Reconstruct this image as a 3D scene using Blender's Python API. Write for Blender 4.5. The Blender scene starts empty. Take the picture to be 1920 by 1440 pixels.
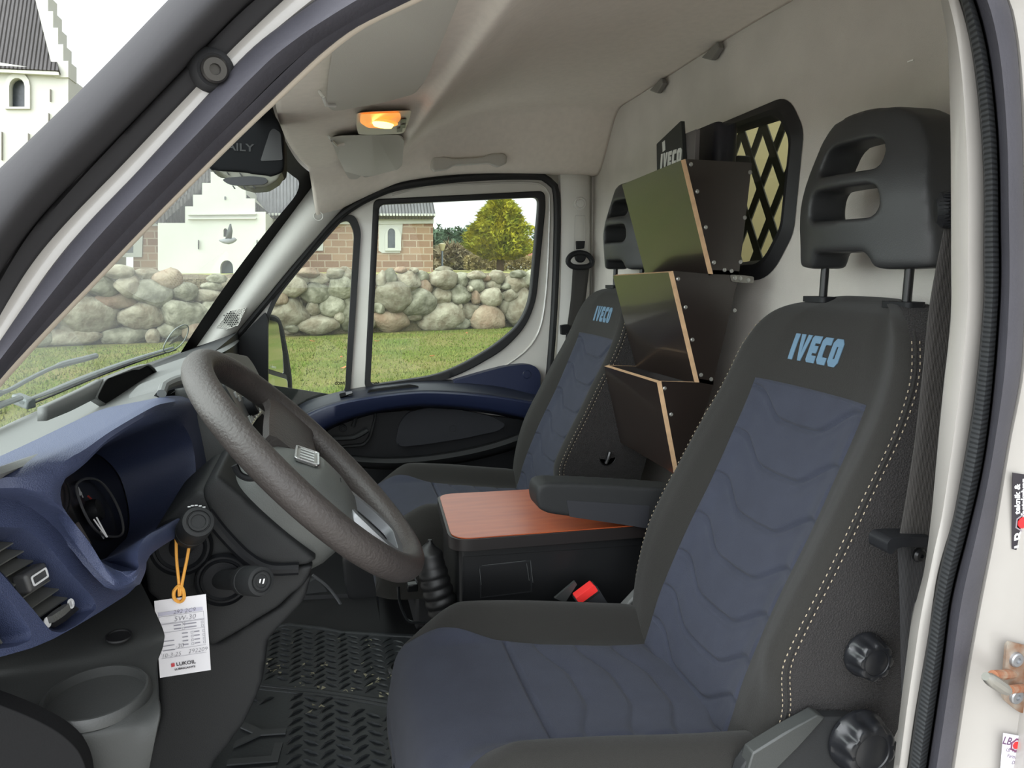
import bpy, bmesh, math, random
from mathutils import Vector, Matrix, noise
from mathutils.geometry import delaunay_2d_cdt

SC = bpy.context.scene
COL = SC.collection
PI = math.pi

# ---------------------------------------------------------------- camera, sky, sun, exposure
CAM = Vector((0.0, -1.03, 0.95))
YAW, PITCH, FPX = math.radians(14.04), math.radians(8.7), 1440.0
cam_data = bpy.data.cameras.new('camera')
cam_data.sensor_width = 36.0
cam_data.lens = 36.0 * FPX / 1920.0
cam_data.clip_start = 0.01
cam_data.clip_end = 1000
cam = bpy.data.objects.new('camera', cam_data)
COL.objects.link(cam)
cam.location = CAM
cam.rotation_euler = (PI / 2 - PITCH, 0, -YAW)
SC.camera = cam

SUN_DIR = Vector((-0.80, -0.42, 0.42)).normalized()      # towards the veiled sun, ahead of the van on the driver's side
world = bpy.data.worlds.new('overcast_sky')
SC.world = world
world.use_nodes = True
nt = world.node_tree
nt.nodes.clear()
w_out = nt.nodes.new('ShaderNodeOutputWorld')
w_bg = nt.nodes.new('ShaderNodeBackground')
w_tc = nt.nodes.new('ShaderNodeTexCoord')
w_dot = nt.nodes.new('ShaderNodeVectorMath'); w_dot.operation = 'DOT_PRODUCT'
w_dot.inputs[1].default_value = SUN_DIR
w_pow = nt.nodes.new('ShaderNodeMapRange')
w_pow.interpolation_type = 'SMOOTHSTEP'
w_pow.inputs[1].default_value = 0.1
w_pow.inputs[2].default_value = 1.0
w_pow.inputs[3].default_value = 1.1
w_pow.inputs[4].default_value = 5.5
nt.links.new(w_tc.outputs['Generated'], w_dot.inputs[0])
nt.links.new(w_dot.outputs['Value'], w_pow.inputs[0])
nt.links.new(w_pow.outputs[0], w_bg.inputs['Strength'])
w_bg.inputs['Color'].default_value = (0.93, 0.97, 1.0, 1)
nt.links.new(w_bg.outputs[0], w_out.inputs['Surface'])

SC.view_settings.view_transform = 'Standard'
SC.view_settings.look = 'None'
SC.view_settings.gamma = 1.0
SC.view_settings.use_curve_mapping = False
SC.view_settings.exposure = 0.4

# ---------------------------------------------------------------- helpers
_F = Vector((math.sin(YAW) * math.cos(PITCH), math.cos(YAW) * math.cos(PITCH), -math.sin(PITCH)))
_R = Vector((math.cos(YAW), -math.sin(YAW), 0))
_U = _R.cross(_F)


def ray(u, v):
    return _F + _R * ((u - 960) / FPX) + _U * ((720 - v) / FPX)


def P(u, v, x=None, y=None, z=None, plane=None, off=(0, 0, 0)):
    """the point of a physical plane that a photo position shows"""
    r = ray(u, v)
    if plane is not None:
        p0, n = plane
        t = (Vector(p0) - CAM).dot(n) / r.dot(n)
    elif x is not None:
        t = (x - CAM.x) / r.x
    elif y is not None:
        t = (y - CAM.y) / r.y
    else:
        t = (z - CAM.z) / r.z
    return CAM + r * t + Vector(off)


def lerp(a, b, t):
    return a + (b - a) * t


def sstep(a, b, x):
    t = max(0.0, min(1.0, (x - a) / (b - a)))
    return t * t * (3 - 2 * t)


def interp(tab, x):
    if x <= tab[0][0]:
        return tab[0][1]
    for (a, fa), (b, fb) in zip(tab, tab[1:]):
        if x <= b:
            return lerp(fa, fb, (x - a) / (b - a))
    return tab[-1][1]


def sinterp(tab, x):
    """smooth (cubic) table lookup"""
    n = len(tab)
    if x <= tab[0][0]:
        return tab[0][1]
    if x >= tab[-1][0]:
        return tab[-1][1]
    for i in range(n - 1):
        if x <= tab[i + 1][0]:
            break
    x0, y0 = tab[i]; x1, y1 = tab[i + 1]
    def sl(k):
        if k == 0: return (tab[1][1] - tab[0][1]) / (tab[1][0] - tab[0][0])
        if k == n - 1: return (tab[-1][1] - tab[-2][1]) / (tab[-1][0] - tab[-2][0])
        return (tab[k + 1][1] - tab[k - 1][1]) / (tab[k + 1][0] - tab[k - 1][0])
    h = x1 - x0; t = (x - x0) / h
    return ((2*t**3 - 3*t*t + 1) * y0 + (t**3 - 2*t*t + t) * h * sl(i) + (-2*t**3 + 3*t*t) * y1 + (t**3 - t*t) * h * sl(i + 1))


def spline(pts, n, closed=False):
    """Catmull-Rom through pts, n samples evenly spaced by length"""
    pts = [Vector(p) for p in pts]
    m = len(pts)
    if m == 1:
        return [pts[0].copy() for _ in range(n)]
    dense = []
    segs = m if closed else m - 1
    K = 12
    for i in range(segs):
        if closed:
            a, b, c, d = pts[(i - 1) % m], pts[i], pts[(i + 1) % m], pts[(i + 2) % m]
        else:
            b, c = pts[i], pts[i + 1]
            a = pts[i - 1] if i > 0 else b * 2 - c
            d = pts[i + 2] if i + 2 < m else c * 2 - b
        for k in range(K):
            t = k / K
            dense.append(0.5 * ((2 * b) + (c - a) * t + (2 * a - 5 * b + 4 * c - d) * t * t + (3 * b - a - 3 * c + d) * t ** 3))
    dense.append(pts[0].copy() if closed else pts[-1].copy())
    L = [0.0]
    for a, b in zip(dense, dense[1:]):
        L.append(L[-1] + (b - a).length)
    tot = L[-1] or 1.0
    out, j = [], 0
    for k in range(n):
        s = tot * k / (n if closed else max(1, n - 1))
        while j < len(L) - 2 and L[j + 1] < s:
            j += 1
        seg = L[j + 1] - L[j] or 1.0
        out.append(dense[j].lerp(dense[j + 1], min(1.0, max(0.0, (s - L[j]) / seg))))
    return out


def tag(o, label=None, cat=None, group=None, kind=None):
    if label: o['label'] = label
    if cat: o['category'] = cat
    if group: o['group'] = group
    if kind: o['kind'] = kind
    return o


def thing(name, label, cat, loc, group=None):
    o = bpy.data.objects.new(name, None)
    o.empty_display_size = 0.05
    COL.objects.link(o)
    o.location = loc
    return tag(o, label, cat, group)


def _wloc(o):
    v = Vector(o.location)
    return v


def link(name, me, mat, parent=None, smooth=35):
    o = bpy.data.objects.new(name, me)
    COL.objects.link(o)
    if mat is not None:
        for m in (mat if isinstance(mat, (list, tuple)) else [mat]):
            me.materials.append(m)
    if smooth:
        me.shade_smooth()
        me.set_sharp_from_angle(angle=math.radians(smooth))
    if parent is not None:
        o.parent = parent
        if parent.type == 'EMPTY':
            o.matrix_parent_inverse = Matrix.Translation(-_wloc(parent))
    return o


class MB:
    """collects vertices and faces of ONE mesh"""
    def __init__(s):
        s.V, s.F, s.M = [], [], []

    def add(s, V, F, mi=0):
        b = len(s.V)
        s.V += [tuple(v) for v in V]
        s.F += [tuple(i + b for i in f) for f in F]
        s.M += [mi] * len(F)
        return s

    def quad(s, a, b, c, d, mi=0):
        return s.add([a, b, c, d], [(0, 1, 2, 3)], mi)

    def grid(s, rows, mi=0, closed=False, flip=False):
        n = len(rows[0])
        V = [p for r in rows for p in r]
        F = []
        for i in range(len(rows) - 1):
            for j in range(n if closed else n - 1):
                a, b = i * n + j, i * n + (j + 1) % n
                f = (a, b, b + n, a + n)
                F.append(f[::-1] if flip else f)
        return s.add(V, F, mi)

    def loft(s, rings, caps=True, mi=0):
        n = len(rings[0])
        s.grid(rings, mi, closed=True)
        if caps:
            s.add(rings[0], [tuple(range(n))[::-1]], mi)
            s.add(rings[-1], [tuple(range(n))], mi)
        return s

    def box(s, c, d, ex=(1, 0, 0), ey=(0, 1, 0), ez=(0, 0, 1), mi=0):
        c = Vector(c); ex, ey, ez = Vector(ex), Vector(ey), Vector(ez)
        V = [c + ex * (i * d[0] / 2) + ey * (j * d[1] / 2) + ez * (k * d[2] / 2) for k in (-1, 1) for j in (-1, 1) for i in (-1, 1)]
        return s.add(V, [(0, 2, 3, 1), (4, 5, 7, 6), (0, 1, 5, 4), (2, 6, 7, 3), (0, 4, 6, 2), (1, 3, 7, 5)], mi)

    def tube(s, pts, r, n=10, closed=False, flat=1.0, up=None, mi=0, caps=True):
        pts = [Vector(p) for p in pts]
        m = len(pts)
        rings = []
        nrm = None
        for i, p in enumerate(pts):
            if closed:
                t = (pts[(i + 1) % m] - pts[i - 1]).normalized()
            else:
                t = (pts[min(i + 1, m - 1)] - pts[max(i - 1, 0)]).normalized()
            if up is not None:
                nrm = (Vector(up) - t * t.dot(Vector(up))).normalized()
            elif nrm is None:
                h = Vector((0, 0, 1)) if abs(t.z) < 0.9 else Vector((1, 0, 0))
                nrm = (h - t * t.dot(h)).normalized()
            else:
                nrm = (nrm - t * t.dot(nrm)).normalized()
            b = t.cross(nrm)
            rr = r[i] if isinstance(r, (list, tuple)) else r
            rings.append([p + (nrm * math.cos(2 * PI * k / n) * flat + b * math.sin(2 * PI * k / n)) * rr for k in range(n)])
        if closed:
            rings.append(rings[0])
            s.grid(rings, mi, closed=True)
        else:
            s.loft(rings, caps, mi)
        return s

    def prism(s, outer, ex, holes=(), mi=0, mside=None):
        """planar outline (3-D points) pushed along ex (both caps and the sides), with holes"""
        outer = [Vector(p) for p in outer]; ex = Vector(ex)
        holes = [[Vector(p) for p in h] for h in holes]
        n = Vector((0, 0, 0))
        for a, b in zip(outer, outer[1:] + outer[:1]):
            n += a.cross(b)
        n.normalize()
        a0 = (outer[1] - outer[0]).normalized() if (outer[1] - outer[0]).length > 1e-9 else Vector((1, 0, 0))
        b0 = n.cross(a0)
        loops = [outer] + holes
        pts, edges = [], []
        for L in loops:
            st = len(pts)
            pts += L
            edges += [(st + i, st + (i + 1) % len(L)) for i in range(len(L))]
        o0 = outer[0]
        p2 = [((p - o0).dot(a0), (p - o0).dot(b0)) for p in pts]
        r = delaunay_2d_cdt([Vector(p) for p in p2], edges, [], 0, 1e-7)
        polys, st = [], 0
        for L in loops:
            polys.append(p2[st:st + len(L)]); st += len(L)
        def inside(q, poly):
            c = False
            for (x0, y0), (x1, y1) in zip(poly, poly[1:] + poly[:1]):
                if (y0 > q[1]) != (y1 > q[1]) and q[0] < (x1 - x0) * (q[1] - y0) / (y1 - y0) + x0:
                    c = not c
            return c
        def keep(f):
            q = (sum(r[0][i][0] for i in f) / len(f), sum(r[0][i][1] for i in f) / len(f))
            return inside(q, polys[0]) and not any(inside(q, h) for h in polys[1:])
        r = (r[0], r[1], [f for f in r[2] if keep(f)])
        vv, _, ff = r[0], r[1], r[2]
        h0 = sum((p - o0).dot(n) for p in pts) / len(pts)
        base = [o0 + a0 * p[0] + b0 * p[1] + n * h0 for p in vv]
        flip = ex.dot(n) > 0
        s.add(base, [tuple(f) if not flip else tuple(f)[::-1] for f in ff], mi)
        s.add([p + ex for p in base], [tuple(f)[::-1] if not flip else tuple(f) for f in ff], mi)
        for L in loops:
            L2 = [p - n * ((p - o0).dot(n) - h0) for p in L]
            m = len(L2)
            s.add(L2 + [p + ex for p in L2], [(i, (i + 1) % m, (i + 1) % m + m, i + m) for i in range(m)], mi if mside is None else mside)
        return s

    def lathe(s, prof, c, axis, n=32, mi=0, closed_prof=False):
        c = Vector(c); ax = Vector(axis).normalized()
        h = Vector((0, 0, 1)) if abs(ax.z) < 0.9 else Vector((1, 0, 0))
        e1 = (h - ax * ax.dot(h)).normalized(); e2 = ax.cross(e1)
        rows = [[c + ax * z + (e1 * math.cos(2 * PI * k / n) + e2 * math.sin(2 * PI * k / n)) * r for k in range(n)] for r, z in prof]
        if closed_prof:
            rows.append(rows[0])
        s.grid(rows, mi, closed=True)
        if not closed_prof:
            if prof[0][0] > 1e-6: s.add(rows[0], [tuple(range(n))[::-1]], mi)
            if prof[-1][0] > 1e-6: s.add(rows[-1], [tuple(range(n))], mi)
        return s

    def build(s, name, mat, parent=None, smooth=35, bevel=0, seg=2, weld=True, solid=0, sub=0):
        me = bpy.data.meshes.new(name)
        me.from_pydata(s.V, [], s.F)
        if any(s.M):
            me.polygons.foreach_set('material_index', s.M)
        bm = bmesh.new()
        bm.from_mesh(me)
        if weld:
            bmesh.ops.remove_doubles(bm, verts=bm.verts, dist=1e-5)
        bmesh.ops.recalc_face_normals(bm, faces=bm.faces)
        bm.to_mesh(me)
        bm.free()
        o = link(name, me, mat, parent, smooth)
        if bevel:
            m = o.modifiers.new('bevel', 'BEVEL'); m.width = bevel; m.segments = seg
            m.limit_method = 'ANGLE'; m.angle_limit = math.radians(40)
            m.use_clamp_overlap = True
        if solid:
            m = o.modifiers.new('solid', 'SOLIDIFY'); m.thickness = abs(solid); m.offset = -1 if solid > 0 else 1
        if sub:
            m = o.modifiers.new('sub', 'SUBSURF'); m.levels = sub; m.render_levels = sub
        return o


def baked(o, fn=None, smooth=40):
    """apply the modifiers of o to its mesh, then push every vertex through fn"""
    dg = bpy.context.evaluated_depsgraph_get()
    me = bpy.data.meshes.new_from_object(o.evaluated_get(dg))
    o.modifiers.clear()
    old = o.data
    o.data = me
    me.name = old.name
    bpy.data.meshes.remove(old)
    if fn:
        for v in me.vertices:
            v.co = fn(v.co.copy())
    me.shade_smooth()
    if smooth: me.set_sharp_from_angle(angle=math.radians(smooth))
    return o


def melted(o, voxel=0.004, it=12, fac=0.5, fn=None):
    """one rounded skin around everything in o"""
    m = o.modifiers.new('remesh', 'REMESH'); m.mode = 'VOXEL'; m.voxel_size = voxel
    m = o.modifiers.new('smooth', 'SMOOTH'); m.iterations = it; m.factor = fac
    bpy.context.view_layer.update()
    return baked(o, fn, smooth=0)


def patch(rows, nu, nv, smooth_rows=True):
    """smooth grid through rows of 3-D points"""
    R_ = [spline(r, nu) for r in rows]
    cols = [spline([r[k] for r in R_], nv) for k in range(nu)]
    return [[cols[k][i] for k in range(nu)] for i in range(nv)]


def rrect(w, h, r, n=6):
    out = []
    for cx, cy, a0 in ((w/2 - r, h/2 - r, 0), (-w/2 + r, h/2 - r, PI/2), (-w/2 + r, -h/2 + r, PI), (w/2 - r, -h/2 + r, 1.5*PI)):
        for k in range(n + 1):
            a = a0 + PI/2 * k / n
            out.append((cx + r * math.cos(a), cy + r * math.sin(a)))
    return out


def fillet(pts, r, n=6):
    """round the corners of a closed 3-D polygon; r one radius or one per corner"""
    pts = [Vector(p) for p in pts]
    m = len(pts)
    out = []
    for i, p in enumerate(pts):
        rr = r[i] if isinstance(r, (list, tuple)) else r
        a, b = pts[i - 1] - p, pts[(i + 1) % m] - p
        la, lb = a.length, b.length
        d = min(rr, la * 0.48, lb * 0.48)
        if d < 1e-6:
            out.append(p); continue
        pa, pb = p + a * (d / la), p + b * (d / lb)
        for k in range(n + 1):
            t = k / n
            out.append(pa * (1 - t) ** 2 + p * 2 * t * (1 - t) + pb * t * t)
    return out


class Fr:
    """a local frame: f(a, b, c) -> world"""
    def __init__(s, o, ex, ey, ez=None):
        s.o = Vector(o); s.x = Vector(ex).normalized(); y = Vector(ey)
        s.y = (y - s.x * s.x.dot(y)).normalized()
        s.z = s.x.cross(s.y) if ez is None else Vector(ez).normalized()

    def __call__(s, a, b, c=0.0):
        return s.o + s.x * a + s.y * b + s.z * c


# ---------------------------------------------------------------- materials
def lin(c):
    return tuple(((v / 255) / 12.92 if v / 255 <= 0.04045 else (((v / 255) + 0.055) / 1.055) ** 2.4) for v in c)


_MATS = {}


def mat(name, rgb, rough=0.6, metal=0.0, bump=0.0, bscale=300.0, spec=0.5, var=0.0, vscale=8.0, var_rgb=None, coat=0.0, emit=None, estr=0.0, sheen=0.0, btype='NOISE', stretch=(1, 1, 1), rnd=0.0, dist=0.002):
    if name in _MATS:
        return _MATS[name]
    m = bpy.data.materials.new(name)
    m.use_nodes = True
    t = m.node_tree
    b = t.nodes['Principled BSDF']
    c = lin(rgb)
    b.inputs['Base Color'].default_value = (*c, 1)
    b.inputs['Roughness'].default_value = rough
    b.inputs['Metallic'].default_value = metal
    b.inputs['Specular IOR Level'].default_value = spec
    b.inputs['Coat Weight'].default_value = coat
    if sheen:
        b.inputs['Sheen Weight'].default_value = sheen
        b.inputs['Sheen Roughness'].default_value = 0.5
    if emit:
        b.inputs['Emission Color'].default_value = (*lin(emit), 1)
        b.inputs['Emission Strength'].default_value = estr
    tc = t.nodes.new('ShaderNodeTexCoord')
    mp = t.nodes.new('ShaderNodeMapping'); mp.inputs['Scale'].default_value = stretch
    t.links.new(tc.outputs['Object'], mp.inputs['Vector'])
    last = None
    if var or var_rgb:
        nz = t.nodes.new('ShaderNodeTexNoise'); nz.inputs['Scale'].default_value = vscale; nz.inputs['Detail'].default_value = 6
        t.links.new(mp.outputs[0], nz.inputs['Vector'])
        mx = t.nodes.new('ShaderNodeMix'); mx.data_type = 'RGBA'
        rp = t.nodes.new('ShaderNodeMapRange'); rp.inputs[1].default_value = 0.35; rp.inputs[2].default_value = 0.7
        t.links.new(nz.outputs['Fac'], rp.inputs[0]); t.links.new(rp.outputs[0], mx.inputs['Factor'])
        c2 = lin(var_rgb) if var_rgb else tuple(v * (1 - var) for v in c)
        mx.inputs['A'].default_value = (*c, 1); mx.inputs['B'].default_value = (*c2, 1)
        last = mx.outputs['Result']
    if rnd:
        oi = t.nodes.new('ShaderNodeObjectInfo')
        hs = t.nodes.new('ShaderNodeHueSaturation')
        mr = t.nodes.new('ShaderNodeMapRange'); mr.inputs[3].default_value = 1 - rnd; mr.inputs[4].default_value = 1 + rnd
        t.links.new(oi.outputs['Random'], mr.inputs[0]); t.links.new(mr.outputs[0], hs.inputs['Value'])
        if last: t.links.new(last, hs.inputs['Color'])
        else: hs.inputs['Color'].default_value = (*c, 1)
        last = hs.outputs['Color']
    if last:
        t.links.new(last, b.inputs['Base Color'])
    if bump:
        if btype == 'NOISE':
            tx = t.nodes.new('ShaderNodeTexNoise'); tx.inputs['Detail'].default_value = 2
            tx.inputs['Scale'].default_value = bscale
            out = tx.outputs['Fac']
        elif btype == 'VORONOI':
            tx = t.nodes.new('ShaderNodeTexVoronoi'); tx.inputs['Scale'].default_value = bscale
            out = tx.outputs['Distance']
        else:
            tx = t.nodes.new('ShaderNodeTexWave'); tx.inputs['Scale'].default_value = bscale
            tx.bands_direction = btype
            tx.inputs['Distortion'].default_value = 0.3
            out = tx.outputs['Fac']
        t.links.new(mp.outputs[0], tx.inputs['Vector'])
        bp = t.nodes.new('ShaderNodeBump'); bp.inputs['Strength'].default_value = bump; bp.inputs['Distance'].default_value = dist
        t.links.new(out, bp.inputs['Height']); t.links.new(bp.outputs[0], b.inputs['Normal'])
    _MATS[name] = m
    return m


def glass_mat(name, tint, refl=0.015, rough=0.0, haze=0.0):
    m = bpy.data.materials.new(name); m.use_nodes = True
    t = m.node_tree; t.nodes.clear()
    o = t.nodes.new('ShaderNodeOutputMaterial'); mx = t.nodes.new('ShaderNodeMixShader')
    tr = t.nodes.new('ShaderNodeBsdfTransparent'); gl = t.nodes.new('ShaderNodeBsdfGlossy'); lw = t.nodes.new('ShaderNodeLayerWeight')
    pw = t.nodes.new('ShaderNodeMath'); pw.operation = 'POWER'; pw.inputs[1].default_value = 4.5
    mr = t.nodes.new('ShaderNodeMapRange'); mr.inputs[3].default_value = refl; mr.inputs[4].default_value = 0.6
    lw.inputs[0].default_value = 0.5
    t.links.new(lw.outputs['Facing'], pw.inputs[0]); t.links.new(pw.outputs[0], mr.inputs[0])
    tr.inputs['Color'].default_value = (*tint, 1)
    gl.inputs['Roughness'].default_value = rough
    t.links.new(mr.outputs[0], mx.inputs[0]); t.links.new(tr.outputs[0], mx.inputs[1]); t.links.new(gl.outputs[0], mx.inputs[2])
    last = mx.outputs[0]
    if haze:      # pale veil of glare mixed into the pane's colour
        df = t.nodes.new('ShaderNodeBsdfDiffuse'); df.inputs['Color'].default_value = (0.8, 0.82, 0.8, 1)
        tl = t.nodes.new('ShaderNodeBsdfTranslucent'); tl.inputs['Color'].default_value = (0.8, 0.82, 0.8, 1)
        ad = t.nodes.new('ShaderNodeMixShader'); m2 = t.nodes.new('ShaderNodeMixShader'); m2.inputs[0].default_value = haze
        t.links.new(df.outputs[0], ad.inputs[1]); t.links.new(tl.outputs[0], ad.inputs[2])
        t.links.new(last, m2.inputs[1]); t.links.new(ad.outputs[0], m2.inputs[2])
        last = m2.outputs[0]
    t.links.new(last, o.inputs[0])
    return m


HEADLINER = mat('headliner_fabric', (224, 215, 205), 0.95, bump=0.25, bscale=900, var=0.06, vscale=60, spec=0.1)
BULKHEAD = mat('bulkhead_felt', (200, 195, 188), 0.95, bump=0.35, bscale=700, var=0.10, vscale=9, spec=0.1)
TRIM_WHITE = mat('pillar_trim_plastic', (200, 198, 193), 0.55, bump=0.1, bscale=600)
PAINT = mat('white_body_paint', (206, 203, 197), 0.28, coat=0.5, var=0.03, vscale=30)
BODY = mat('white_paint_darkened', (150, 146, 141), 0.32, coat=0.4, var=0.03, vscale=30)  # copy of the white body paint, darkened to offset the strong daylight outside
RUBBER = mat('black_rubber', (26, 26, 28), 0.62, bump=0.1, bscale=300)
RUBBER_GREY = mat('greyed_door_rubber', (62, 61, 68), 0.58, bump=0.15, bscale=250, var=0.25, vscale=14)
RUBBER_RIB = mat('ribbed_rubber', (38, 40, 42), 0.7, bump=0.6, bscale=70, btype='Z', dist=0.003)
BLACK_PL = mat('black_plastic', (20, 21, 24), 0.55, spec=.3, bump=0.12, bscale=900)
DARK_PL = mat('charcoal_plastic', (37, 38, 39), 0.6, spec=.3, bump=0.15, bscale=800)
GREY_PL = mat('grey_plastic', (96, 97, 96), 0.5, bump=0.12, bscale=800)
DASH_GREY = mat('dash_top_plastic', (92, 93, 92), 0.55, bump=0.15, bscale=700)
DASH_BLUE = mat('dash_blue_plastic', (60, 68, 96), 0.48, bump=0.3, bscale=900, btype='VORONOI')
DOOR_BLUE = mat('door_blue_plastic', (28, 36, 64), 0.45, bump=0.1, bscale=900)
CLOTH_BLACK = mat('black_seat_cloth', (39, 38, 36), 0.92, bump=0.5, bscale=900, spec=0.2, sheen=0.08)
CLOTH_SIDE = mat('coarse_black_seat_mesh', (45, 43, 43), 0.85, bump=0.9, bscale=420, btype='VORONOI', spec=0.25, sheen=0.05)
CLOTH_BLUE = mat('blue_seat_cloth', (53, 56, 68), 0.9, bump=0.5, bscale=1000, spec=0.2, sheen=0.06, var=0.12, vscale=25)
HEADREST = mat('headrest_foam_skin', (44, 45, 46), 0.48, bump=0.12, bscale=700)
WHEEL = mat('worn_wheel_rim', (62, 57, 55), 0.52, bump=0.5, bscale=260, var=0.2, vscale=20)
CHROME = mat('chrome', (200, 200, 200), 0.25, 1.0)
SATIN = mat('satin_silver', (150, 152, 155), 0.38, 0.8)
STEEL = mat('steel', (150, 148, 142), 0.4, 0.9)
DARK_METAL = mat('dark_metal', (40, 41, 43), 0.4, 0.6)
GLASS = glass_mat('side_glass', (0.93, 0.96, 0.93), haze=0.02)
GLASS_WS = glass_mat('windscreen_glass', (0.90, 0.955, 0.91), haze=0.07)
GLASS_DARK = glass_mat('bulkhead_glass', (0.75, 0.75, 0.68))
# ================================================================ outside
GZ = -0.70
rng = random.Random(5)

# grass field and pavement
GRASS = mat('lawn', (86, 98, 40), 0.95, bump=0.8, bscale=25, var_rgb=(114, 108, 64), vscale=0.9, spec=0.1, dist=0.05)
PAVE = mat('bounce_paving', (190, 185, 178), 0.9, bump=0.3, bscale=60, var=0.15, vscale=3)
mb = MB(); mb.add([(-60, -60, GZ - .02), (80, -60, GZ - .02), (80, 160, GZ - .02), (-60, 160, GZ - .02)], [(0, 1, 2, 3)])
tag(mb.build('ground', GRASS, smooth=0), kind='structure')
mb = MB(); mb.add([(-14, -14, GZ), (14, -14, GZ), (14, 4.4, GZ), (-14, 4.4, GZ)], [(0, 1, 2, 3)])  # unseen paving, added pale to bounce daylight up to the cab ceiling
tag(mb.build('bounce_pavement', PAVE, smooth=0), kind='structure')

WA, WB = P(150, 648, z=GZ), P(985, 612, z=GZ)
wdir = (WB - WA); wdir.z = 0; wdir.normalize()
wn = Vector((-wdir.y, wdir.x, 0))
BLADE = mat('grass_blade', (84, 106, 34), 0.8, var_rgb=(120, 116, 62), vscale=1.3, spec=0.2)
mb = MB()
for i in range(26000):
    d = 8.5 + 12.5 * rng.random() ** 0.8
    u = rng.uniform(-60, 1030)
    r = ray(u, 500); r.z = 0
    p = CAM + r * (d / r.y); p.z = GZ - .02
    if (p - WA).dot(wn) > -.25: continue
    a = rng.random() * PI; h = rng.uniform(.02, .055); w = .012
    tx, ty = math.cos(a) * w, math.sin(a) * w
    mb.add([p + Vector((tx, ty, 0)), p - Vector((tx, ty, 0)), p + Vector((rng.uniform(-.03, .03), rng.uniform(-.03, .03), h))], [(0, 1, 2)])
tag(mb.build('grass', BLADE, smooth=0, weld=False), 'short mown grass of the lawn before the boulder wall', 'grass', kind='stuff')

LEAF = mat('dry_leaf', (168, 104, 62), 0.8)
leaf = None
for i, (u, v) in enumerate([(967, 617), (941, 612), (983, 620), (815, 616), (707, 640), (585, 640), (645, 690), (640, 670), (810, 668), (875, 625)]):
    p = P(u, v, z=GZ + .03)
    if leaf is None:
        mb = MB()
        rows = [[(x * .06, (1 - abs(x)) ** .6 * .03 * s, .012 * x * x + abs(s) * .01) for s in (-1, 0, 1)] for x in (-.98, -.5, 0, .5, .98)]
        mb.grid(rows)
        leaf = mb.build('fallen_leaf', LEAF, solid=.002)
        tag(leaf, 'small dry brown leaf lying on the lawn before the boulder wall', 'leaf', 'dry leaves on the lawn')
        o = leaf
    else:
        o = leaf.copy(); COL.objects.link(o)
    o.location = p; o.rotation_euler = (rng.uniform(-.3, .3), rng.uniform(-.3, .3), rng.uniform(0, 6))

# ---- dry stone wall of field boulders
WPL = (WA + wn * 0.25, wn)
STONE = mat('lichen_boulder', (110, 101, 84), 0.9, bump=0.7, bscale=9, var_rgb=(152, 148, 130), vscale=4.5, spec=0.2, rnd=0.22, dist=0.05)
STONE2 = mat('grey_green_boulder', (100, 99, 82), 0.9, bump=0.7, bscale=9, var_rgb=(152, 150, 132), vscale=5, spec=0.2, rnd=0.2, dist=0.05)
STONE3 = mat('reddish_boulder', (122, 102, 84), 0.9, bump=0.7, bscale=9, var_rgb=(146, 134, 114), vscale=3, spec=0.2, rnd=0.15, dist=0.05)
wall = thing('boulder_wall', 'low dry-stone wall of rounded lichen-spotted boulders along the lawn', 'stone wall', (WA + WB) * .5)


def boulder(c, w, h, d, seed, name='boulder', parent=None, m=None, tilt=0.0, lv=3):
    bm = bmesh.new()
    bmesh.ops.create_icosphere(bm, subdivisions=lv, radius=1.0)
    off = Vector((seed * 3.7, seed * 1.3, seed * 7.1))
    ct, st = math.cos(tilt), math.sin(tilt)
    cuts = []
    rr = random.Random(seed)
    for k in range(5):
        n = Vector((rr.uniform(-1, 1), rr.uniform(-1, .3), rr.uniform(-1, 1))).normalized()
        cuts.append((n, rr.uniform(.66, .88)))
    for v in bm.verts:
        q = v.co.copy()
        for n, dd in cuts:
            e = q.dot(n) - dd
            if e > 0: q -= n * e * .85
        q *= 1 + .16 * noise.noise(q * 1.3 + off) + .05 * noise.noise(q * 4 + off)
        a, b = q.x * ct - q.z * st, q.x * st + q.z * ct
        v.co = c + wdir * (a * w / 2 * 1.1) + wn * (q.y * d / 2) + Vector((0, 0, b * h / 2 * 1.1))
    me = bpy.data.meshes.new(name)
    bm.to_mesh(me); bm.free()
    return link(name, me, m or STONE, parent, 180)


SL = []
for cx, cy, w, h in [(515, 565, 80, 140), (595, 545, 110, 120), (755, 580, 215, 150), (880, 535, 120, 75), (905, 635, 110, 140), (1050, 565, 245, 155), (1060, 485, 130, 55),
                     (1225, 570, 125, 115), (1330, 530, 150, 70), (1340, 610, 125, 120), (1430, 560, 90, 60), (1525, 545, 135, 110), (1490, 625, 140, 115), (1590, 625, 75, 50),
                     (1695, 610, 205, 145), (1680, 520, 130, 60), (705, 485, 100, 60), (800, 490, 70, 45), (620, 710, 295, 225), (835, 765, 300, 210), (1035, 710, 180, 150), (1200, 700, 165, 145),
                     (1320, 725, 75, 115), (1440, 715, 190, 160), (1620, 700, 130, 105), (1540, 715, 50, 65), (1270, 645, 45, 50), (495, 815, 80, 95), (615, 915, 310, 195),
                     (810, 885, 115, 70), (1040, 880, 400, 245), (1210, 945, 170, 100), (1290, 830, 160, 140), (1385, 825, 70, 85), (1435, 900, 290, 205), (1580, 805, 120, 140),
                     (1720, 810, 260, 310), (1300, 910, 60, 50), (1195, 800, 40, 60), (1830, 560, 180, 130), (1900, 700, 160, 150)]:
    SL.append((600 + cx / 4.571, 400 + cy / 4.571, w / 4.571, h / 4.571))
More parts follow.
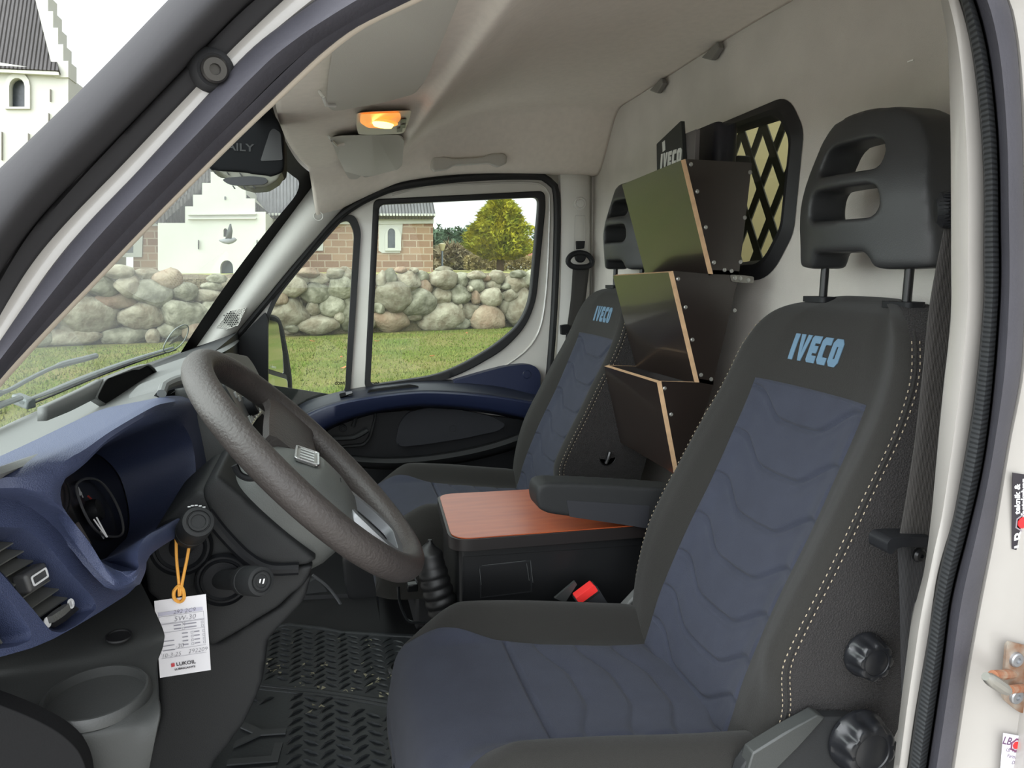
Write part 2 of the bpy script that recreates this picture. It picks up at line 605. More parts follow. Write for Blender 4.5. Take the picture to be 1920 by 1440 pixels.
for cx, cy, w, h in [(180, 605, 115, 85), (300, 615, 120, 65), (405, 655, 135, 115), (130, 660, 155, 115), (275, 690, 145, 100), (60, 720, 90, 75), (120, 800, 215, 155), (260, 775, 75, 75),
                     (365, 765, 135, 105), (295, 865, 230, 105), (150, 885, 80, 45), (230, 575, 115, 50), (380, 575, 90, 55), (450, 590, 80, 90), (455, 800, 90, 190), (400, 820, 60, 70),
                     (520, 640, 110, 100), (530, 760, 90, 110), (560, 860, 110, 110), (540, 560, 100, 60)]:
    SL.append((500 + cx / 3, 320 + cy / 3, w / 3, h / 3))
for cx, cy, w, h in [(570, 405, 175, 130), (720, 410, 135, 120), (850, 450, 205, 145), (640, 500, 205, 95), (480, 575, 370, 175), (800, 575, 215, 145), (1025, 555, 235, 150), (1180, 470, 150, 80),
                     (1040, 440, 120, 90), (940, 370, 140, 110), (430, 480, 150, 100), (360, 700, 340, 80), (710, 695, 240, 105), (860, 695, 70, 80), (1190, 545, 100, 110), (1080, 660, 120, 90),
                     (660, 330, 150, 80), (830, 345, 150, 60), (1200, 410, 120, 50), (1290, 400, 90, 60), (1230, 370, 110, 50), (1300, 490, 130, 110), (1280, 610, 130, 110), (1390, 560, 130, 120),
                     (250, 560, 170, 130), (130, 620, 170, 120), (200, 700, 150, 90), (330, 400, 170, 120), (430, 370, 120, 90), (1180, 670, 110, 70), (960, 660, 120, 80)]:
    SL.append((cx / 3, 400 + cy / 3, w / 3, h / 3))
for i, (u, v, w, h) in enumerate(SL):
    c = P(u, v, plane=WPL)
    dpt = (c - CAM).dot(_F)
    k = dpt / FPX
    boulder(c + wn * rng.uniform(-.12, .12), w * k * 1.10, h * k * 1.10, max(min(w, h) * k * 1.1, .35), i + 1, 'boulder', wall,
            (STONE, STONE2, STONE, STONE2, STONE3, STONE)[i % 6], rng.uniform(-.12, .12))
# small filling stones and earth behind, too small to tell one by one
CORE = mat('wall_core_earth', (92, 80, 62), 0.95, bump=1.0, bscale=12, var_rgb=(112, 104, 80), vscale=2, dist=.1)
mb = MB()
L0, L1 = -14.0, (WB - WA).length + 8
rows = []
for i in range(120):
    s_ = lerp(L0, L1, i / 119)
    base = WA + wdir * s_ + wn * .42
    top = 1.36 + .12 * noise.noise(Vector((s_ * .9, 0, 0)))
    rows.append([base + Vector((0, 0, -.1)), base + wn * .1 + Vector((0, 0, top * .5)), base + wn * .3 + Vector((0, 0, top)), base + wn * 1.2 + Vector((0, 0, top + .1)), base + wn * 1.6 + Vector((0, 0, -.1))])
mb.grid(rows)
tag(mb.build('filling_earth', CORE, wall), kind='stuff')
mb = MB()
bm0 = bmesh.new(); bmesh.ops.create_icosphere(bm0, subdivisions=2, radius=1); bm0.verts.ensure_lookup_table()
IV = [v.co.copy() for v in bm0.verts]; IF = [tuple(v.index for v in f.verts) for f in bm0.faces]; bm0.free()
for i in range(330):
    s_ = rng.uniform(L0, L1); zz = rng.uniform(.05, 1.35)
    seen = 0 < s_ < (WB - WA).length + .5
    c = WA + wdir * s_ + wn * rng.uniform(.34, .46) + Vector((0, 0, zz))
    rx, rz = (rng.uniform(.07, .15), rng.uniform(.05, .11)) if seen else (rng.uniform(.16, .4), rng.uniform(.14, .26))
    off = Vector((i * 1.7, 0, 0))
    mb.add([c + wdir * (q.x * rx) + wn * (q.y * rz) + Vector((0, 0, q.z * rz)) for q in [p * (1 + .2 * noise.noise(p * 1.4 + off)) for p in IV]], IF)
tag(mb.build('filling_stone', STONE, wall, smooth=180, weld=False), kind='stuff')
# the churchyard behind the wall lies higher
mb = MB(); q0 = WA + wdir * -30 + wn * 1.3; q1 = WA + wdir * 130 + wn * 1.3
mb.add([q0 + Vector((0, 0, 1.4)), q1 + Vector((0, 0, 1.4)), q1 + wn * 210 + Vector((0, 0, 1.4)), q0 + wn * 210 + Vector((0, 0, 1.4))], [(0, 1, 2, 3)])
tag(mb.build('churchyard_lawn', mat('churchyard_grass', (128, 134, 68), .95, var_rgb=(158, 146, 96), vscale=.6, bump=.6, bscale=20, dist=.05), smooth=0), kind='structure')

# ---- church
CY = 34.0
CHALK = mat('limewash', (184, 185, 177), 0.9, var=0.06, vscale=.8, bump=.2, bscale=4)
GRANITE = mat('granite_ashlar', (170, 142, 114), 0.9, var_rgb=(150, 112, 88), vscale=1.2)
def _brick_nodes(m, c1, c2, mortar, sc, w=.62, h=.30):
    t = m.node_tree; b = t.nodes['Principled BSDF']
    tc = t.nodes.new('ShaderNodeTexCoord'); mp = t.nodes.new('ShaderNodeMapping')
    mp.inputs['Rotation'].default_value = (PI / 2, 0, 0)
    br = t.nodes.new('ShaderNodeTexBrick')
    br.inputs['Scale'].default_value = sc
    br.inputs['Color1'].default_value = (*lin(c1), 1); br.inputs['Color2'].default_value = (*lin(c2), 1); br.inputs['Mortar'].default_value = (*lin(mortar), 1)
    br.inputs['Brick Width'].default_value = w; br.inputs['Row Height'].default_value = h; br.inputs['Mortar Size'].default_value = .025
    br.inputs['Bias'].default_value = -.1
    t.links.new(tc.outputs['Object'], mp.inputs['Vector']); t.links.new(mp.outputs[0], br.inputs['Vector'])
    t.links.new(br.outputs['Color'], b.inputs['Base Color'])
_brick_nodes(GRANITE, (150, 124, 100), (118, 88, 70), (160, 146, 126), 1.0)
SLATE = mat('grey_roof_tile', (104, 103, 104), 0.8, bump=0.8, bscale=2.2, btype='X', var=0.25, vscale=1.5, dist=.1)
SLATE_D = mat('dark_roof_tile', (66, 63, 62), 0.75, bump=0.8, bscale=2.4, btype='X', var=0.3, vscale=1.2, dist=.1)
PANE_D = mat('dark_church_pane', (70, 76, 82), 0.3, var=.4, vscale=6)
church = thing('church', 'white limewashed and granite village church with stepped gables behind boulder wall', 'church', P(400, 505, y=CY))


def facade(name, pix, m, y=CY, depth=.5, parent=church, holes=()):
    mb = MB()
    mb.prism([P(u, v, y=y) for u, v in pix], (0, depth, 0), [[P(u, v, y=y) for u, v in h] for h in holes])
    return mb.build(name, m, parent, smooth=0)


def arch(u0, u1, v0, v1, n=7):
    r = (u1 - u0) / 2; c = (u0 + u1) / 2
    return [(u0, v1)] + [(c - r * math.cos(PI * k / n), v0 + r * 1.1 - r * 1.1 * math.sin(PI * k / n)) for k in range(n + 1)] + [(u1, v1)]


# chancel seen through the passenger door
facade('granite_wall', [(250, 545), (250, 418), (812, 418), (812, 545)], GRANITE, CY, 8)
facade('white_frieze', [(250, 424), (250, 398), (813, 402), (813, 419)], CHALK, CY - .12, 8)
facade('white_frieze', [(710, 470), (710, 410), (756, 410), (750, 474), (716, 474)], CHALK, CY - .06, .3)
wf = facade('window_surround', arch(722, 752, 426, 470), CHALK, CY - .16, .3, holes=[arch(727, 741, 428, 465)])
facade('pane', arch(726.5, 741.5, 427.5, 465.5), PANE_D, CY - .09, .02, wf)
facade('white_pilaster', [(592, 470), (592, 430), (606, 430), (606, 470)], CHALK, CY - .06, .3)
wf = facade('window_surround', [(218, 482), (226, 425), (268, 425), (266, 482)], CHALK, CY - .1, .3, holes=[arch(229, 250, 432, 474)])
facade('pane', arch(228.5, 250.5, 431.5, 474.5), PANE_D, CY - .04, .03, wf)
# roofs
mb = MB(); a, b = P(250, 402, y=CY - .5), P(817, 404, y=CY - .5)
mb.quad(a, b, b + Vector((-.35, 5.2, 5.8)), a + Vector((0, 5.2, 5.8)))
mb.quad(b, b + Vector((0, 10.4, 0)), b + Vector((-.3, 5.2, 5.8)), b + Vector((-.35, 5.2, 5.8)))
mb.build('tiled_roof', SLATE, church, smooth=0, solid=.25)
mb = MB()
for k in range(90):
    mb.box(a.lerp(b, (k + .5) / 90) + Vector((0, -.05, .02)), (.09, .2, .1))
mb.build('eaves_tile', CHALK, church, smooth=0)
# porch with stepped gable
PYY = CY - 5
facade('porch_wall', [(296, 560), (296, 418), (347, 418), (347, 387), (362, 387), (362, 365), (379, 365), (379, 343), (395, 343), (395, 322), (411, 322), (411, 305), (431, 305), (431, 322), (447, 322),
                      (447, 343), (461, 343), (461, 372), (478, 372), (478, 397), (498, 397), (498, 560)], CHALK, PYY, 5.2,
       holes=[arch(413, 437, 488, 560), arch(419, 426, 428, 444)])
facade('pane', arch(420.5, 423.5, 368, 374), PANE_D, PYY - .05, .1)
facade('door', arch(413, 437, 488, 560), mat('grey_church_door', (96, 104, 108), .7), PYY + .5, .1)
facade('pane', arch(419, 426, 428, 444), PANE_D, PYY + .4, .05)
for v in (401, 409):
    facade('gable_ledge', [(352, v + 2), (352, v), (480, v - 1), (480, v + 1)], CHALK, PYY - .12, .15)
for u in (371, 481):
    facade('wall_anchor', [(u, 467), (u, 450), (u + 1.2, 450), (u + 1.2, 467)], DARK_METAL, PYY - .1, .1)
mb = MB(); a, b = P(290, 416, y=PYY + .3), P(290, 416, y=CY); c_, d_ = P(404, 318, y=PYY + .3), P(404, 318, y=CY)
mb.quad(a, b, d_, c_); a2, b2 = P(503, 398, y=PYY + .3), P(503, 398, y=CY); mb.quad(a2, b2, d_, c_)
mb.build('porch_roof', SLATE_D, church, smooth=0, solid=.2)
# dark nave roof part beside the porch
mb = MB(); mb.prism([P(288, 418, y=PYY + 1.5), P(300, 405, y=PYY + 1.5), P(330, 350, y=PYY + 1.5), P(345, 310, y=PYY + 1.5), P(400, 300, y=PYY + 1.5), P(375, 418, y=PYY + 1.5)], (0, 2.5, 0))
mb.build('side_roof', SLATE_D, church, smooth=0)
# tower
TY = CY - 3
facade('tower_wall', [(-260, 540), (-260, 118), (0, 120), (128, 143), (128, 540)], CHALK, TY, 9, holes=[arch(17, 46, 146, 200)])
ws = facade('window_surround', arch(9, 56, 135, 204), CHALK, TY - .1, .25, holes=[arch(17, 46, 146, 200)])
facade('louvre', arch(17, 46, 146, 200), PANE_D, TY + .35, .1, ws)
facade('cornice', [(-260, 122), (-260, 114), (0, 117), (110, 135), (110, 141)], CHALK, TY - .25, .3)
mb = MB(); a, b = P(-260, 116, y=TY - .3), P(110, 132, y=TY - .3)
c_, d_ = P(-260, -180, y=TY + 4), P(50, -180, y=TY + 4)
mb.quad(a, b, d_, c_); mb.build('tower_roof', SLATE_D, church, smooth=0, solid=.2)
steps = [(128, 145)]
u, v = 128, 145
for k in range(9):
    v -= 31; steps.append((u, v)); u -= 9.5; steps.append((u, v))
facade('stepped_gable', steps + [(u - 10, v), (103, 145)], CHALK, TY - .1, 1.0)
for (u, v0, v1) in ((93, 167, 190), (90, 212, 230), (52, 250, 270), (2, 247, 300)):
    facade('wall_anchor', [(u, v1), (u, v0), (u + 1.5, v0), (u + 1.5, v1)], mat('anchor_grey', (120, 116, 110), .8), TY - .08, .1)
# pale end of the nave roof behind the porch
mb = MB(); a, b = P(440, 398, y=CY + .6), P(590, 398, y=CY + .6)
c_, d_ = P(440, 296, y=CY + 6), P(590, 296, y=CY + 6); mb.quad(a, b, d_, c_)
mb.build('nave_roof', mat('pale_roof_tile', (140, 142, 142), .75, bump=.8, bscale=2.2, btype='X', var=.15, vscale=1.5, dist=.1), church, smooth=0, solid=.3)

# pigeon flying before the porch
pig = MB()
pc = P(428, 452, y=PYY - 5)
pig.tube([pc + Vector((-.26, 0, .02)), pc + Vector((-.16, 0, .0)), pc, pc + Vector((.12, 0, .02)), pc + Vector((.2, 0, .05)), pc + Vector((.25, 0, .04))], [.02, .06, .1, .08, .06, .01], 10)
pigeon = pig.build('pigeon', mat('pigeon_grey', (120, 122, 124), .8), smooth=60)
tag(pigeon, 'grey pigeon in flight before the white church porch', 'bird')
w_ = MB(); w_.grid([[pc + Vector((-.08, -.04, .05)), pc + Vector((.1, -.04, .05))], [pc + Vector((0, -.18, .3)), pc + Vector((.16, -.18, .3))], [pc + Vector((.1, -.3, .5)), pc + Vector((.14, -.3, .5))]])
w_.grid([[pc + Vector((-.08, .04, .05)), pc + Vector((.1, .04, .05))], [pc + Vector((-.05, .2, .2)), pc + Vector((.1, .2, .2))], [pc + Vector((0, .4, .3)), pc + Vector((.05, .4, .3))]])
w_.build('wing', mat('pigeon_wing', (70, 74, 76), .8), pigeon, solid=.01)

# ---- trees
BARK = mat('bark', (96, 78, 58), .9, bump=.6, bscale=20)


def foliage(pts_fn, n, size, name, m, parent, seed):
    r_ = random.Random(seed)
    mb = MB()
    for i in range(n):
        p, out = pts_fn(r_)
        a = Vector((r_.uniform(-1, 1), r_.uniform(-1, 1), r_.uniform(-1, 1))) * .8 + out
        a.normalize()
        b = a.cross(Vector((r_.uniform(-1, 1), r_.uniform(-1, 1), r_.uniform(-1, 1)))).normalized()
        s = size * r_.uniform(.6, 1.3)
        mb.add([p - b * s * .4, p + a * s * .4 + b * s * .05, p + a * s, p + b * s * .4], [(0, 1, 2, 3)])
    return mb.build(name, m, parent, smooth=0, weld=False)


def cone_tree(name, label, base, h, rad, m, seed, n=700, size=.35, trunk=.12, group=None, low=.12, blob=False, cat='tree'):
    t = thing(name, label, cat, base, group)
    mb = MB(); mb.tube([base, base + Vector((0, 0, h * .5)), base + Vector((0, 0, h * .93))], [trunk, trunk * .6, .02], 8)
    mb.build('trunk', BARK, t)
    def fn(r_):
        k = 1 - r_.random() ** .6 if not blob else r_.random()
        zz = lerp(low, 1.0, k)
        kk = (zz - low) / (1 - low)
        prof = (1 - k) ** .75 if not blob else (min(1, kk / .22 + .45) * (1 - max(0, kk - .25) / .75) ** .45)
        ph = r_.random() * 2 * PI
        lump = .84 + .42 * noise.noise(Vector((math.cos(ph) * 2.6 + seed, math.sin(ph) * 2.6, zz * 8)))
        rr = rad * max(prof, .03) * lump * (r_.random() ** .35)
        o_ = Vector((math.cos(ph), math.sin(ph), -.05 if not blob else .3))
        return base + Vector((math.cos(ph) * rr, math.sin(ph) * rr, zz * h)), o_
    foliage(fn, n, size, 'foliage', m, t, seed)
    return t


YEL = mat('yellow_conifer_foliage', (176, 166, 40), .8, var_rgb=(108, 122, 44), vscale=1.2, spec=.2)
bs = P(938, 505, y=40); bs.z = .68
zt = P(943, 368, y=40).z
wid = (P(1006, 450, y=40) - P(886, 450, y=40)).length
cone_tree('conifer', 'broad yellow-green cypress rising behind the boulder wall', bs, zt - bs.z, wid * .56, YEL, 3, 15000, .25, .22, low=.17, blob=True)
GRN = mat('spruce_foliage', (58, 80, 62), .9, var_rgb=(84, 98, 78), vscale=.6, spec=.1)
k = 0
for u, vt in [(806, 424), (817, 428), (826, 420), (834, 432), (841, 427), (850, 430), (858, 424), (866, 428), (874, 421), (882, 424), (890, 418), (899, 421), (800, 430), (908, 420), (1010, 430), (1022, 424)]:
    yy = 89 + (k * 5 % 16) * 4.7
    b_ = P(u, 500, y=yy); b_.z = .68
    top = P(u, vt, y=yy).z
    cone_tree('spruce', 'dark green spruce in the misty wood beyond the churchyard', b_, top - b_.z, 2.0, GRN, 40 + k, 420, 1.0, .2, 'spruces of the far wood')
    k += 1
SHR = mat('bare_twigs', (132, 116, 88), .95, var_rgb=(112, 108, 84), vscale=.8)
k = 0
for u, vt, r_ in [(818, 470, 2.2), (846, 462, 2.4), (868, 466, 2.6), (888, 458, 2.2), (905, 470, 2.0)]:
    sy_ = (58, 52.5, 63.5, 69, 74.5)[k]; b_ = P(u, 503, y=sy_); b_.z = .68
    cone_tree('bare_shrub', 'leafless brown shrub in the thicket before the spruces', b_, P(u, vt, y=sy_).z - b_.z, r_, SHR, 80 + k, 1300, .5, .05, 'bare shrubs before the spruces', low=.02, blob=True, cat='shrub')
    k += 1
HED = mat('dry_beech_hedge', (172, 156, 112), .95, var_rgb=(140, 128, 86), vscale=1.1)
b0, b1 = P(872, 505, y=46), P(1030, 505, y=46); zt = P(950, 481, y=46).z
def hedge_fn(r_):
    p = b0.lerp(b1, r_.random()); p = p + Vector((0, r_.uniform(-.5, .5), 0)); p.z = lerp(.7, zt, r_.random() ** .7)
    return p, Vector((0, -.6, .4))
h_ = foliage(hedge_fn, 4200, .22, 'beech_hedge', HED, None, 9)
tag(h_, 'pale straw-coloured beech hedge under the yellow cypress', 'hedge')
hs = thing('farmhouse', 'low house with red tiled roof half hidden by shrubs', 'house', P(925, 500, y=78.5))
mb = MB(); a = P(868, 482, y=78.5); b = P(1010, 482, y=78.5); a.z = b.z = P(900, 484, y=78.5).z
lo = Vector((0, 0, a.z - .7))
mb.prism([a, b, b - lo, a - lo], (0, 6, 0)); mb.build('house_wall', CHALK, hs, smooth=0)
mb = MB(); up = Vector((0, 3, P(900, 470, y=78.5).z - a.z)); o_ = Vector((0, -.4, 0))
mb.quad(a + o_, b + o_, b + up, a + up + Vector((.8, 0, 0))); mb.build('roof', mat('red_roof', (150, 88, 72), .85, var=.2, vscale=1), hs, smooth=0, solid=.2)
mb = MB(); mb.box(P(881, 474, y=80), (.5, .5, .9)); mb.build('chimney', mat('red_chimney', (186, 96, 72), .9), hs, smooth=0)
lp = thing('lamp_post', 'slim grey park lamp post beside the granite church corner', 'lamp post', P(829, 508, y=37))
mb = MB(); mb.tube([P(829, 512, y=37), P(829, 470, y=37)], .055, 10); mb.build('pole', mat('grey_pole', (120, 130, 142), .5, .5), lp)
mb = MB(); a = P(829, 469.5, y=37); mb.lathe([(.06, -.02), (.1, .02), (.19, .3), (.16, .32), (.02, .36)], a, (0, 0, 1), 16); mb.build('lamp_head', mat('lamp_head_cream', (214, 206, 170), .5), lp)

# brick building that only the wing mirror shows
bh = thing('brick_house', 'red-brown brick house seen only as a reflection in the wing mirror', 'house', (15, 21, GZ))
BRK = mat('red_brick', (140, 84, 66), .9, var=.25, vscale=2)
mb = MB(); mb.box((16, 24, 1.0), (14, 6, 3.4)); mb.build('house_wall', BRK, bh, smooth=0)
mb = MB(); mb.prism([(8.6, 20.6, 2.7), (8.6, 24, 5.2), (8.6, 27.4, 2.7)], (14.8, 0, 0)); mb.build('roof', SLATE_D, bh, smooth=0)
# ================================================================ van shell
FZ = 0.06
mb = MB(); mb.box((.2, .5, FZ - .02), (1.5, 1.98, .04))
tag(mb.build('floor', mat('cab_floor', (26, 27, 28), .7, bump=.2, bscale=200), smooth=0), kind='structure')

# --- bulkhead behind the seats, with an opening for its window
BX = .905
def bz(y): return 1.46 + .055 * sstep(1.5, .4, y)
outer = [(BX, -.46, FZ), (BX, 1.5, FZ), (BX, 1.5, 1.42)] + [(BX, y, bz(y)) for y in (1.44, 1.2, .9, .6, .3, 0, -.2)] + [(BX, -.34, 1.48), (BX, -.46, 1.44)]
BW = [(1345, 245), (1475, 192), (1504, 222), (1486, 420), (1462, 500), (1410, 518)]
bw = [P(u, v, x=BX) for u, v in BW]
bw = [Vector((BX, .80, bw[0].z)), Vector((BX, bw[1].y, bw[1].z)), Vector((BX, .315, 1.20)), Vector((BX, .33, 1.02)), Vector((BX, .40, .935)), Vector((BX, .80, .93))]
bwo = fillet(bw, [.06, .07, .02, .02, .08, .06], 6)
mb = MB(); mb.prism(outer, (.03, 0, 0), [bwo])
wr = mb.build('wall_rear', BULKHEAD, smooth=30); tag(wr, kind='structure')
cen = sum((Vector(p) for p in bwo), Vector()) / len(bwo)
def shrink(L, d):
    """inset of a closed planar loop"""
    out = []; n = len(L)
    for i, p in enumerate(L):
        c = sum(L, Vector()) / n
        v = c - p
        out.append(p + v.normalized() * d)
    return out
w2 = thing('window_2', None, None, cen); tag(w2, kind='structure')
mb = MB()
lo_ = shrink(bwo, -.012); li_ = shrink(bwo, .022)
prof = [(0, 0), (.012, -.006), (.022, -.012), (.034, -.010), (.040, 0.0), (.044, .014)]
rows = []
for d, dx in prof:
    rows.append([p + Vector((dx - .002, 0, 0)) for p in shrink(bwo, -.014 + d)])
mb.grid(rows, closed=True)
mb.build('window_seal', RUBBER, w2)
mb = MB(); mb.prism([p + Vector((.014, 0, 0)) for p in li_], (.004, 0, 0)); mb.build('pane', GLASS_DARK, w2, smooth=0)
mb = MB()
GR = mat('window_grille_steel', (84, 88, 86), .6, .0)
yl, yh, zl, zh = .30, .82, .92, 1.29
for k in range(-9, 12):
    for sg in (1, -1):
        y0 = yl + k * .088
        a = Vector((BX + .045, y0, zl)); b = Vector((BX + .045, y0 + sg * .24, zh))
        t = (b - a).normalized(); sd = Vector((0, -t.z, t.y)) * .011
        mb.quad(a + sd, a - sd, b - sd, b + sd)
mb.build('grille', GR, w2, smooth=0, solid=.003)
# the load space behind: plywood lining
PLY = mat('plywood_lining', (158, 150, 116), .7, var=.1, vscale=5)
mb = MB(); mb.add([(1.9, -.46, .05), (1.9, 1.5, .05), (1.9, 1.5, 1.5), (1.9, -.46, 1.5)], [(0, 1, 2, 3)])
mb.add([(.94, 1.5, .05), (1.9, 1.5, .05), (1.9, 1.5, 1.5), (.94, 1.5, 1.5)], [(0, 1, 2, 3)])
tag(mb.build('wall_cargo', PLY, smooth=0, solid=.02), kind='structure')

# --- headliner
def hz(x, y):
    front = sinterp([(-.14, 1.215), (0, 1.225), (.12, 1.255), (.215, 1.283), (.235, 1.270), (.265, 1.290), (.30, 1.318), (.45, 1.385), (.7, 1.42), (.905, 1.425)], x)
    z = front + .03 * sstep(.3, .9, x) * sstep(1.4, .4, y)
    # falls to the door openings on both sides
    if y > 1.22:
        e = sstep(1.22, 1.43, y)
        rim = sinterp([(-.05, 1.05), (0, 1.08), (.077, 1.125), (.2, 1.185), (.276, 1.213), (.45, 1.238), (.69, 1.247), (.9, 1.247)], x)
        k = e ** 1.2
        z = lerp(z, min(z, rim), k)
    if y < -.2:
        e = sstep(-.2, -.46, y)
        z = lerp(z, min(z, 1.19), e)
    return z
xs = [lerp(-.16, .906, i / 90) for i in range(91)]
ys = [lerp(-.47, 1.2, i / 50) for i in range(51)] + [lerp(1.2, 1.462, i / 26) for i in range(1, 27)]
def xfront(y):  # header of the windscreen bows forward in the middle
    m = (y - .5) / .97
    return -.06 + .075 * m * m
rows = []
for y in ys:
    x0 = xfront(y)
    rows.append([Vector((lerp(x0, .906, (x + .16) / 1.066), y, hz(lerp(x0, .906, (x + .16) / 1.066), y))) for x in xs])
mb = MB(); mb.grid(rows)
hl = mb.build('ceiling', HEADLINER, smooth=180, solid=-.006); tag(hl, kind='structure')
mb = MB(); mb.add([(-.1, -.52, 1.56), (1.0, -.52, 1.56), (1.0, 1.55, 1.56), (-.1, 1.55, 1.56)], [(0, 1, 2, 3)])  # roof left open over the load space so daylight reaches its lining
mb.add([(-.1, -.52, 1.56), (-.1, 1.55, 1.56), (-.09, 1.55, 1.24), (-.09, -.52, 1.24)], [(0, 1, 2, 3)])
mb.add([(-.1, 1.55, 1.56), (1.9, 1.55, 1.56), (1.9, 1.55, 1.25), (-.1, 1.55, 1.25)], [(0, 1, 2, 3)])
mb.add([(.62, -.53, 1.56), (1.9, -.53, 1.56), (1.9, -.53, .0), (.74, -.53, .0), (.70, -.53, .9), (.62, -.53, 1.25)], [(0, 1, 2, 3, 4, 5)])
tag(mb.build('roof', PAINT, smooth=0, solid=.01), kind='structure')

# --- driver's side: A-pillar, door seal, B-pillar (all at the door opening)
YO = -.45
def band(rows_pix, ys_, n=60, name='trim', m=None, closed=False, kind='structure', nv=None):
    rows = []
    for pix, y in zip(rows_pix, ys_):
        rows.append(spline([P(u, v, y=y) for u, v in pix], n))
    if nv:
        cols = [spline([r[k] for r in rows], nv) for k in range(n)]
        rows = [[cols[k][i] for k in range(n)] for i in range(nv)]
    mb = MB(); mb.grid(rows)
    o = mb.build(name, m, smooth=50, solid=.004)
    return tag(o, kind=kind)

a0 = [(-110, 420), (0, 315), (160, 160), (315, 0), (420, -110)]
a1 = [(-110, 760), (-40, 660), (67, 480), (235, 300), (367, 163), (457, 68), (527, 0), (640, -100)]
a1b = [(-110, 700), (0, 560), (160, 380), (300, 235), (420, 105), (520, 0), (630, -105)]
a2 = [(-110, 830), (-30, 705), (123, 480), (265, 325), (405, 170), (473, 97), (600, 0), (740, -100)]
a3 = [(-110, 880), (-30, 730), (207, 480), (377, 307), (500, 187), (640, 60), (750, 0), (940, -80), (1150, -130)]
def mid(A, B, t, n=24):
    A = spline([(u, v, 0) for u, v in A], n); B = spline([(u, v, 0) for u, v in B], n)
    return [(lerp(a.x, b.x, t), lerp(a.y, b.y, t)) for a, b in zip(A, B)]
PILLAR_BLACK = mat('pillar_black_moulding', (42, 41, 43), .75, spec=.3, bump=.06, bscale=200, var=.2, vscale=6)
band([a0, mid(a0, a1, .04), mid(a0, a1, .2), mid(a0, a1, .45), mid(a0, a1, .68), mid(a0, a1, .74), mid(a0, a1, .78), mid(a0, a1, 1.02)],
     [-.44, -.468, -.488, -.494, -.478, -.462, -.466, -.462], 70, 'trim_1', PILLAR_BLACK, nv=36)
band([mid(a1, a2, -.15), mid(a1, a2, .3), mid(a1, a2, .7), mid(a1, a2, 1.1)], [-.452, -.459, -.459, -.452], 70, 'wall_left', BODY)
s3 = [mid(a2, a3, 0), mid(a2, a3, .1), mid(a2, a3, .35), mid(a2, a3, .62), mid(a2, a3, .72), mid(a2, a3, .80), mid(a2, a3, .9), mid(a2, a3, 1.0)]
band(s3, [-.448, -.468, -.476, -.466, -.456, -.462, -.456, -.43], 70, 'trim_2', RUBBER_GREY)
a4 = [(-110, 890), (-30, 745), (214, 480), (384, 307), (507, 188), (647, 64), (757, 5), (946, -75), (1150, -122)]
band([a3, a4, a4], [-.446, -.44, -.36], 60, 'trim_3', mat('cream_pillar_inside', (176, 166, 152), .6))

# B-pillar and body edge on the driver's side
r0 = [(1765, -40), (1779, 32), (1786, 85), (1790, 220), (1791, 342), (1791, 500), (1790, 600), (1773, 760), (1754, 967), (1742, 1060), (1731, 1119), (1719, 1142), (1712, 1200), (1702, 1275), (1683, 1440), (1676, 1500)]
r1 = [(1785, -40), (1805, 20), (1826, 128), (1839, 256), (1844, 363), (1843, 470), (1843, 567), (1829, 722), (1812, 833), (1787, 967), (1774, 1015), (1756, 1092), (1736, 1214), (1715, 1345), (1702, 1440), (1692, 1500)]
r2 = [(1810, -40), (1826, 0), (1852, 102), (1869, 256), (1873, 427), (1873, 555), (1859, 744), (1840, 883), (1807, 1022), (1782, 1122), (1764, 1260), (1739, 1428), (1728, 1500)]
r3 = [(1868, -40), (1890, 0), (1907, 85), (1916, 213), (1920, 384), (1921, 560), (1914, 700), (1890, 828), (1862, 994), (1834, 1137), (1812, 1260), (1786, 1428), (1774, 1500)]
ADDW = 60
r4 = [(u + 190, v) for u, v in r3]
def mids(A, B, t, n=30):
    return mid(A, B, t, n)
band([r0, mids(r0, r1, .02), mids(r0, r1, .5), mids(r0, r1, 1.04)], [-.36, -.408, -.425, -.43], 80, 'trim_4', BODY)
band([mids(r1, r2, 0), mids(r1, r2, .15), mids(r1, r2, .6), mids(r1, r2, .95), mids(r1, r2, 1.04)], [-.43, -.452, -.462, -.456, -.43], 80, 'trim_5', RUBBER_RIB)
band([mids(r2, r3, -.02), mids(r2, r3, .1), mids(r2, r3, .4), mids(r2, r3, .7), mids(r2, r3, .95), mids(r2, r3, 1.05)], [-.43, -.462, -.478, -.476, -.468, -.44], 80, 'trim_6', RUBBER_GREY)
band([mids(r3, r4, -.03), mids(r3, r4, .03), mids(r3, r4, .3), mids(r3, r4, .6), mids(r3, r4, 1)], [-.450, -.456, -.462, -.472, -.52], 80, 'wall_left', BODY)

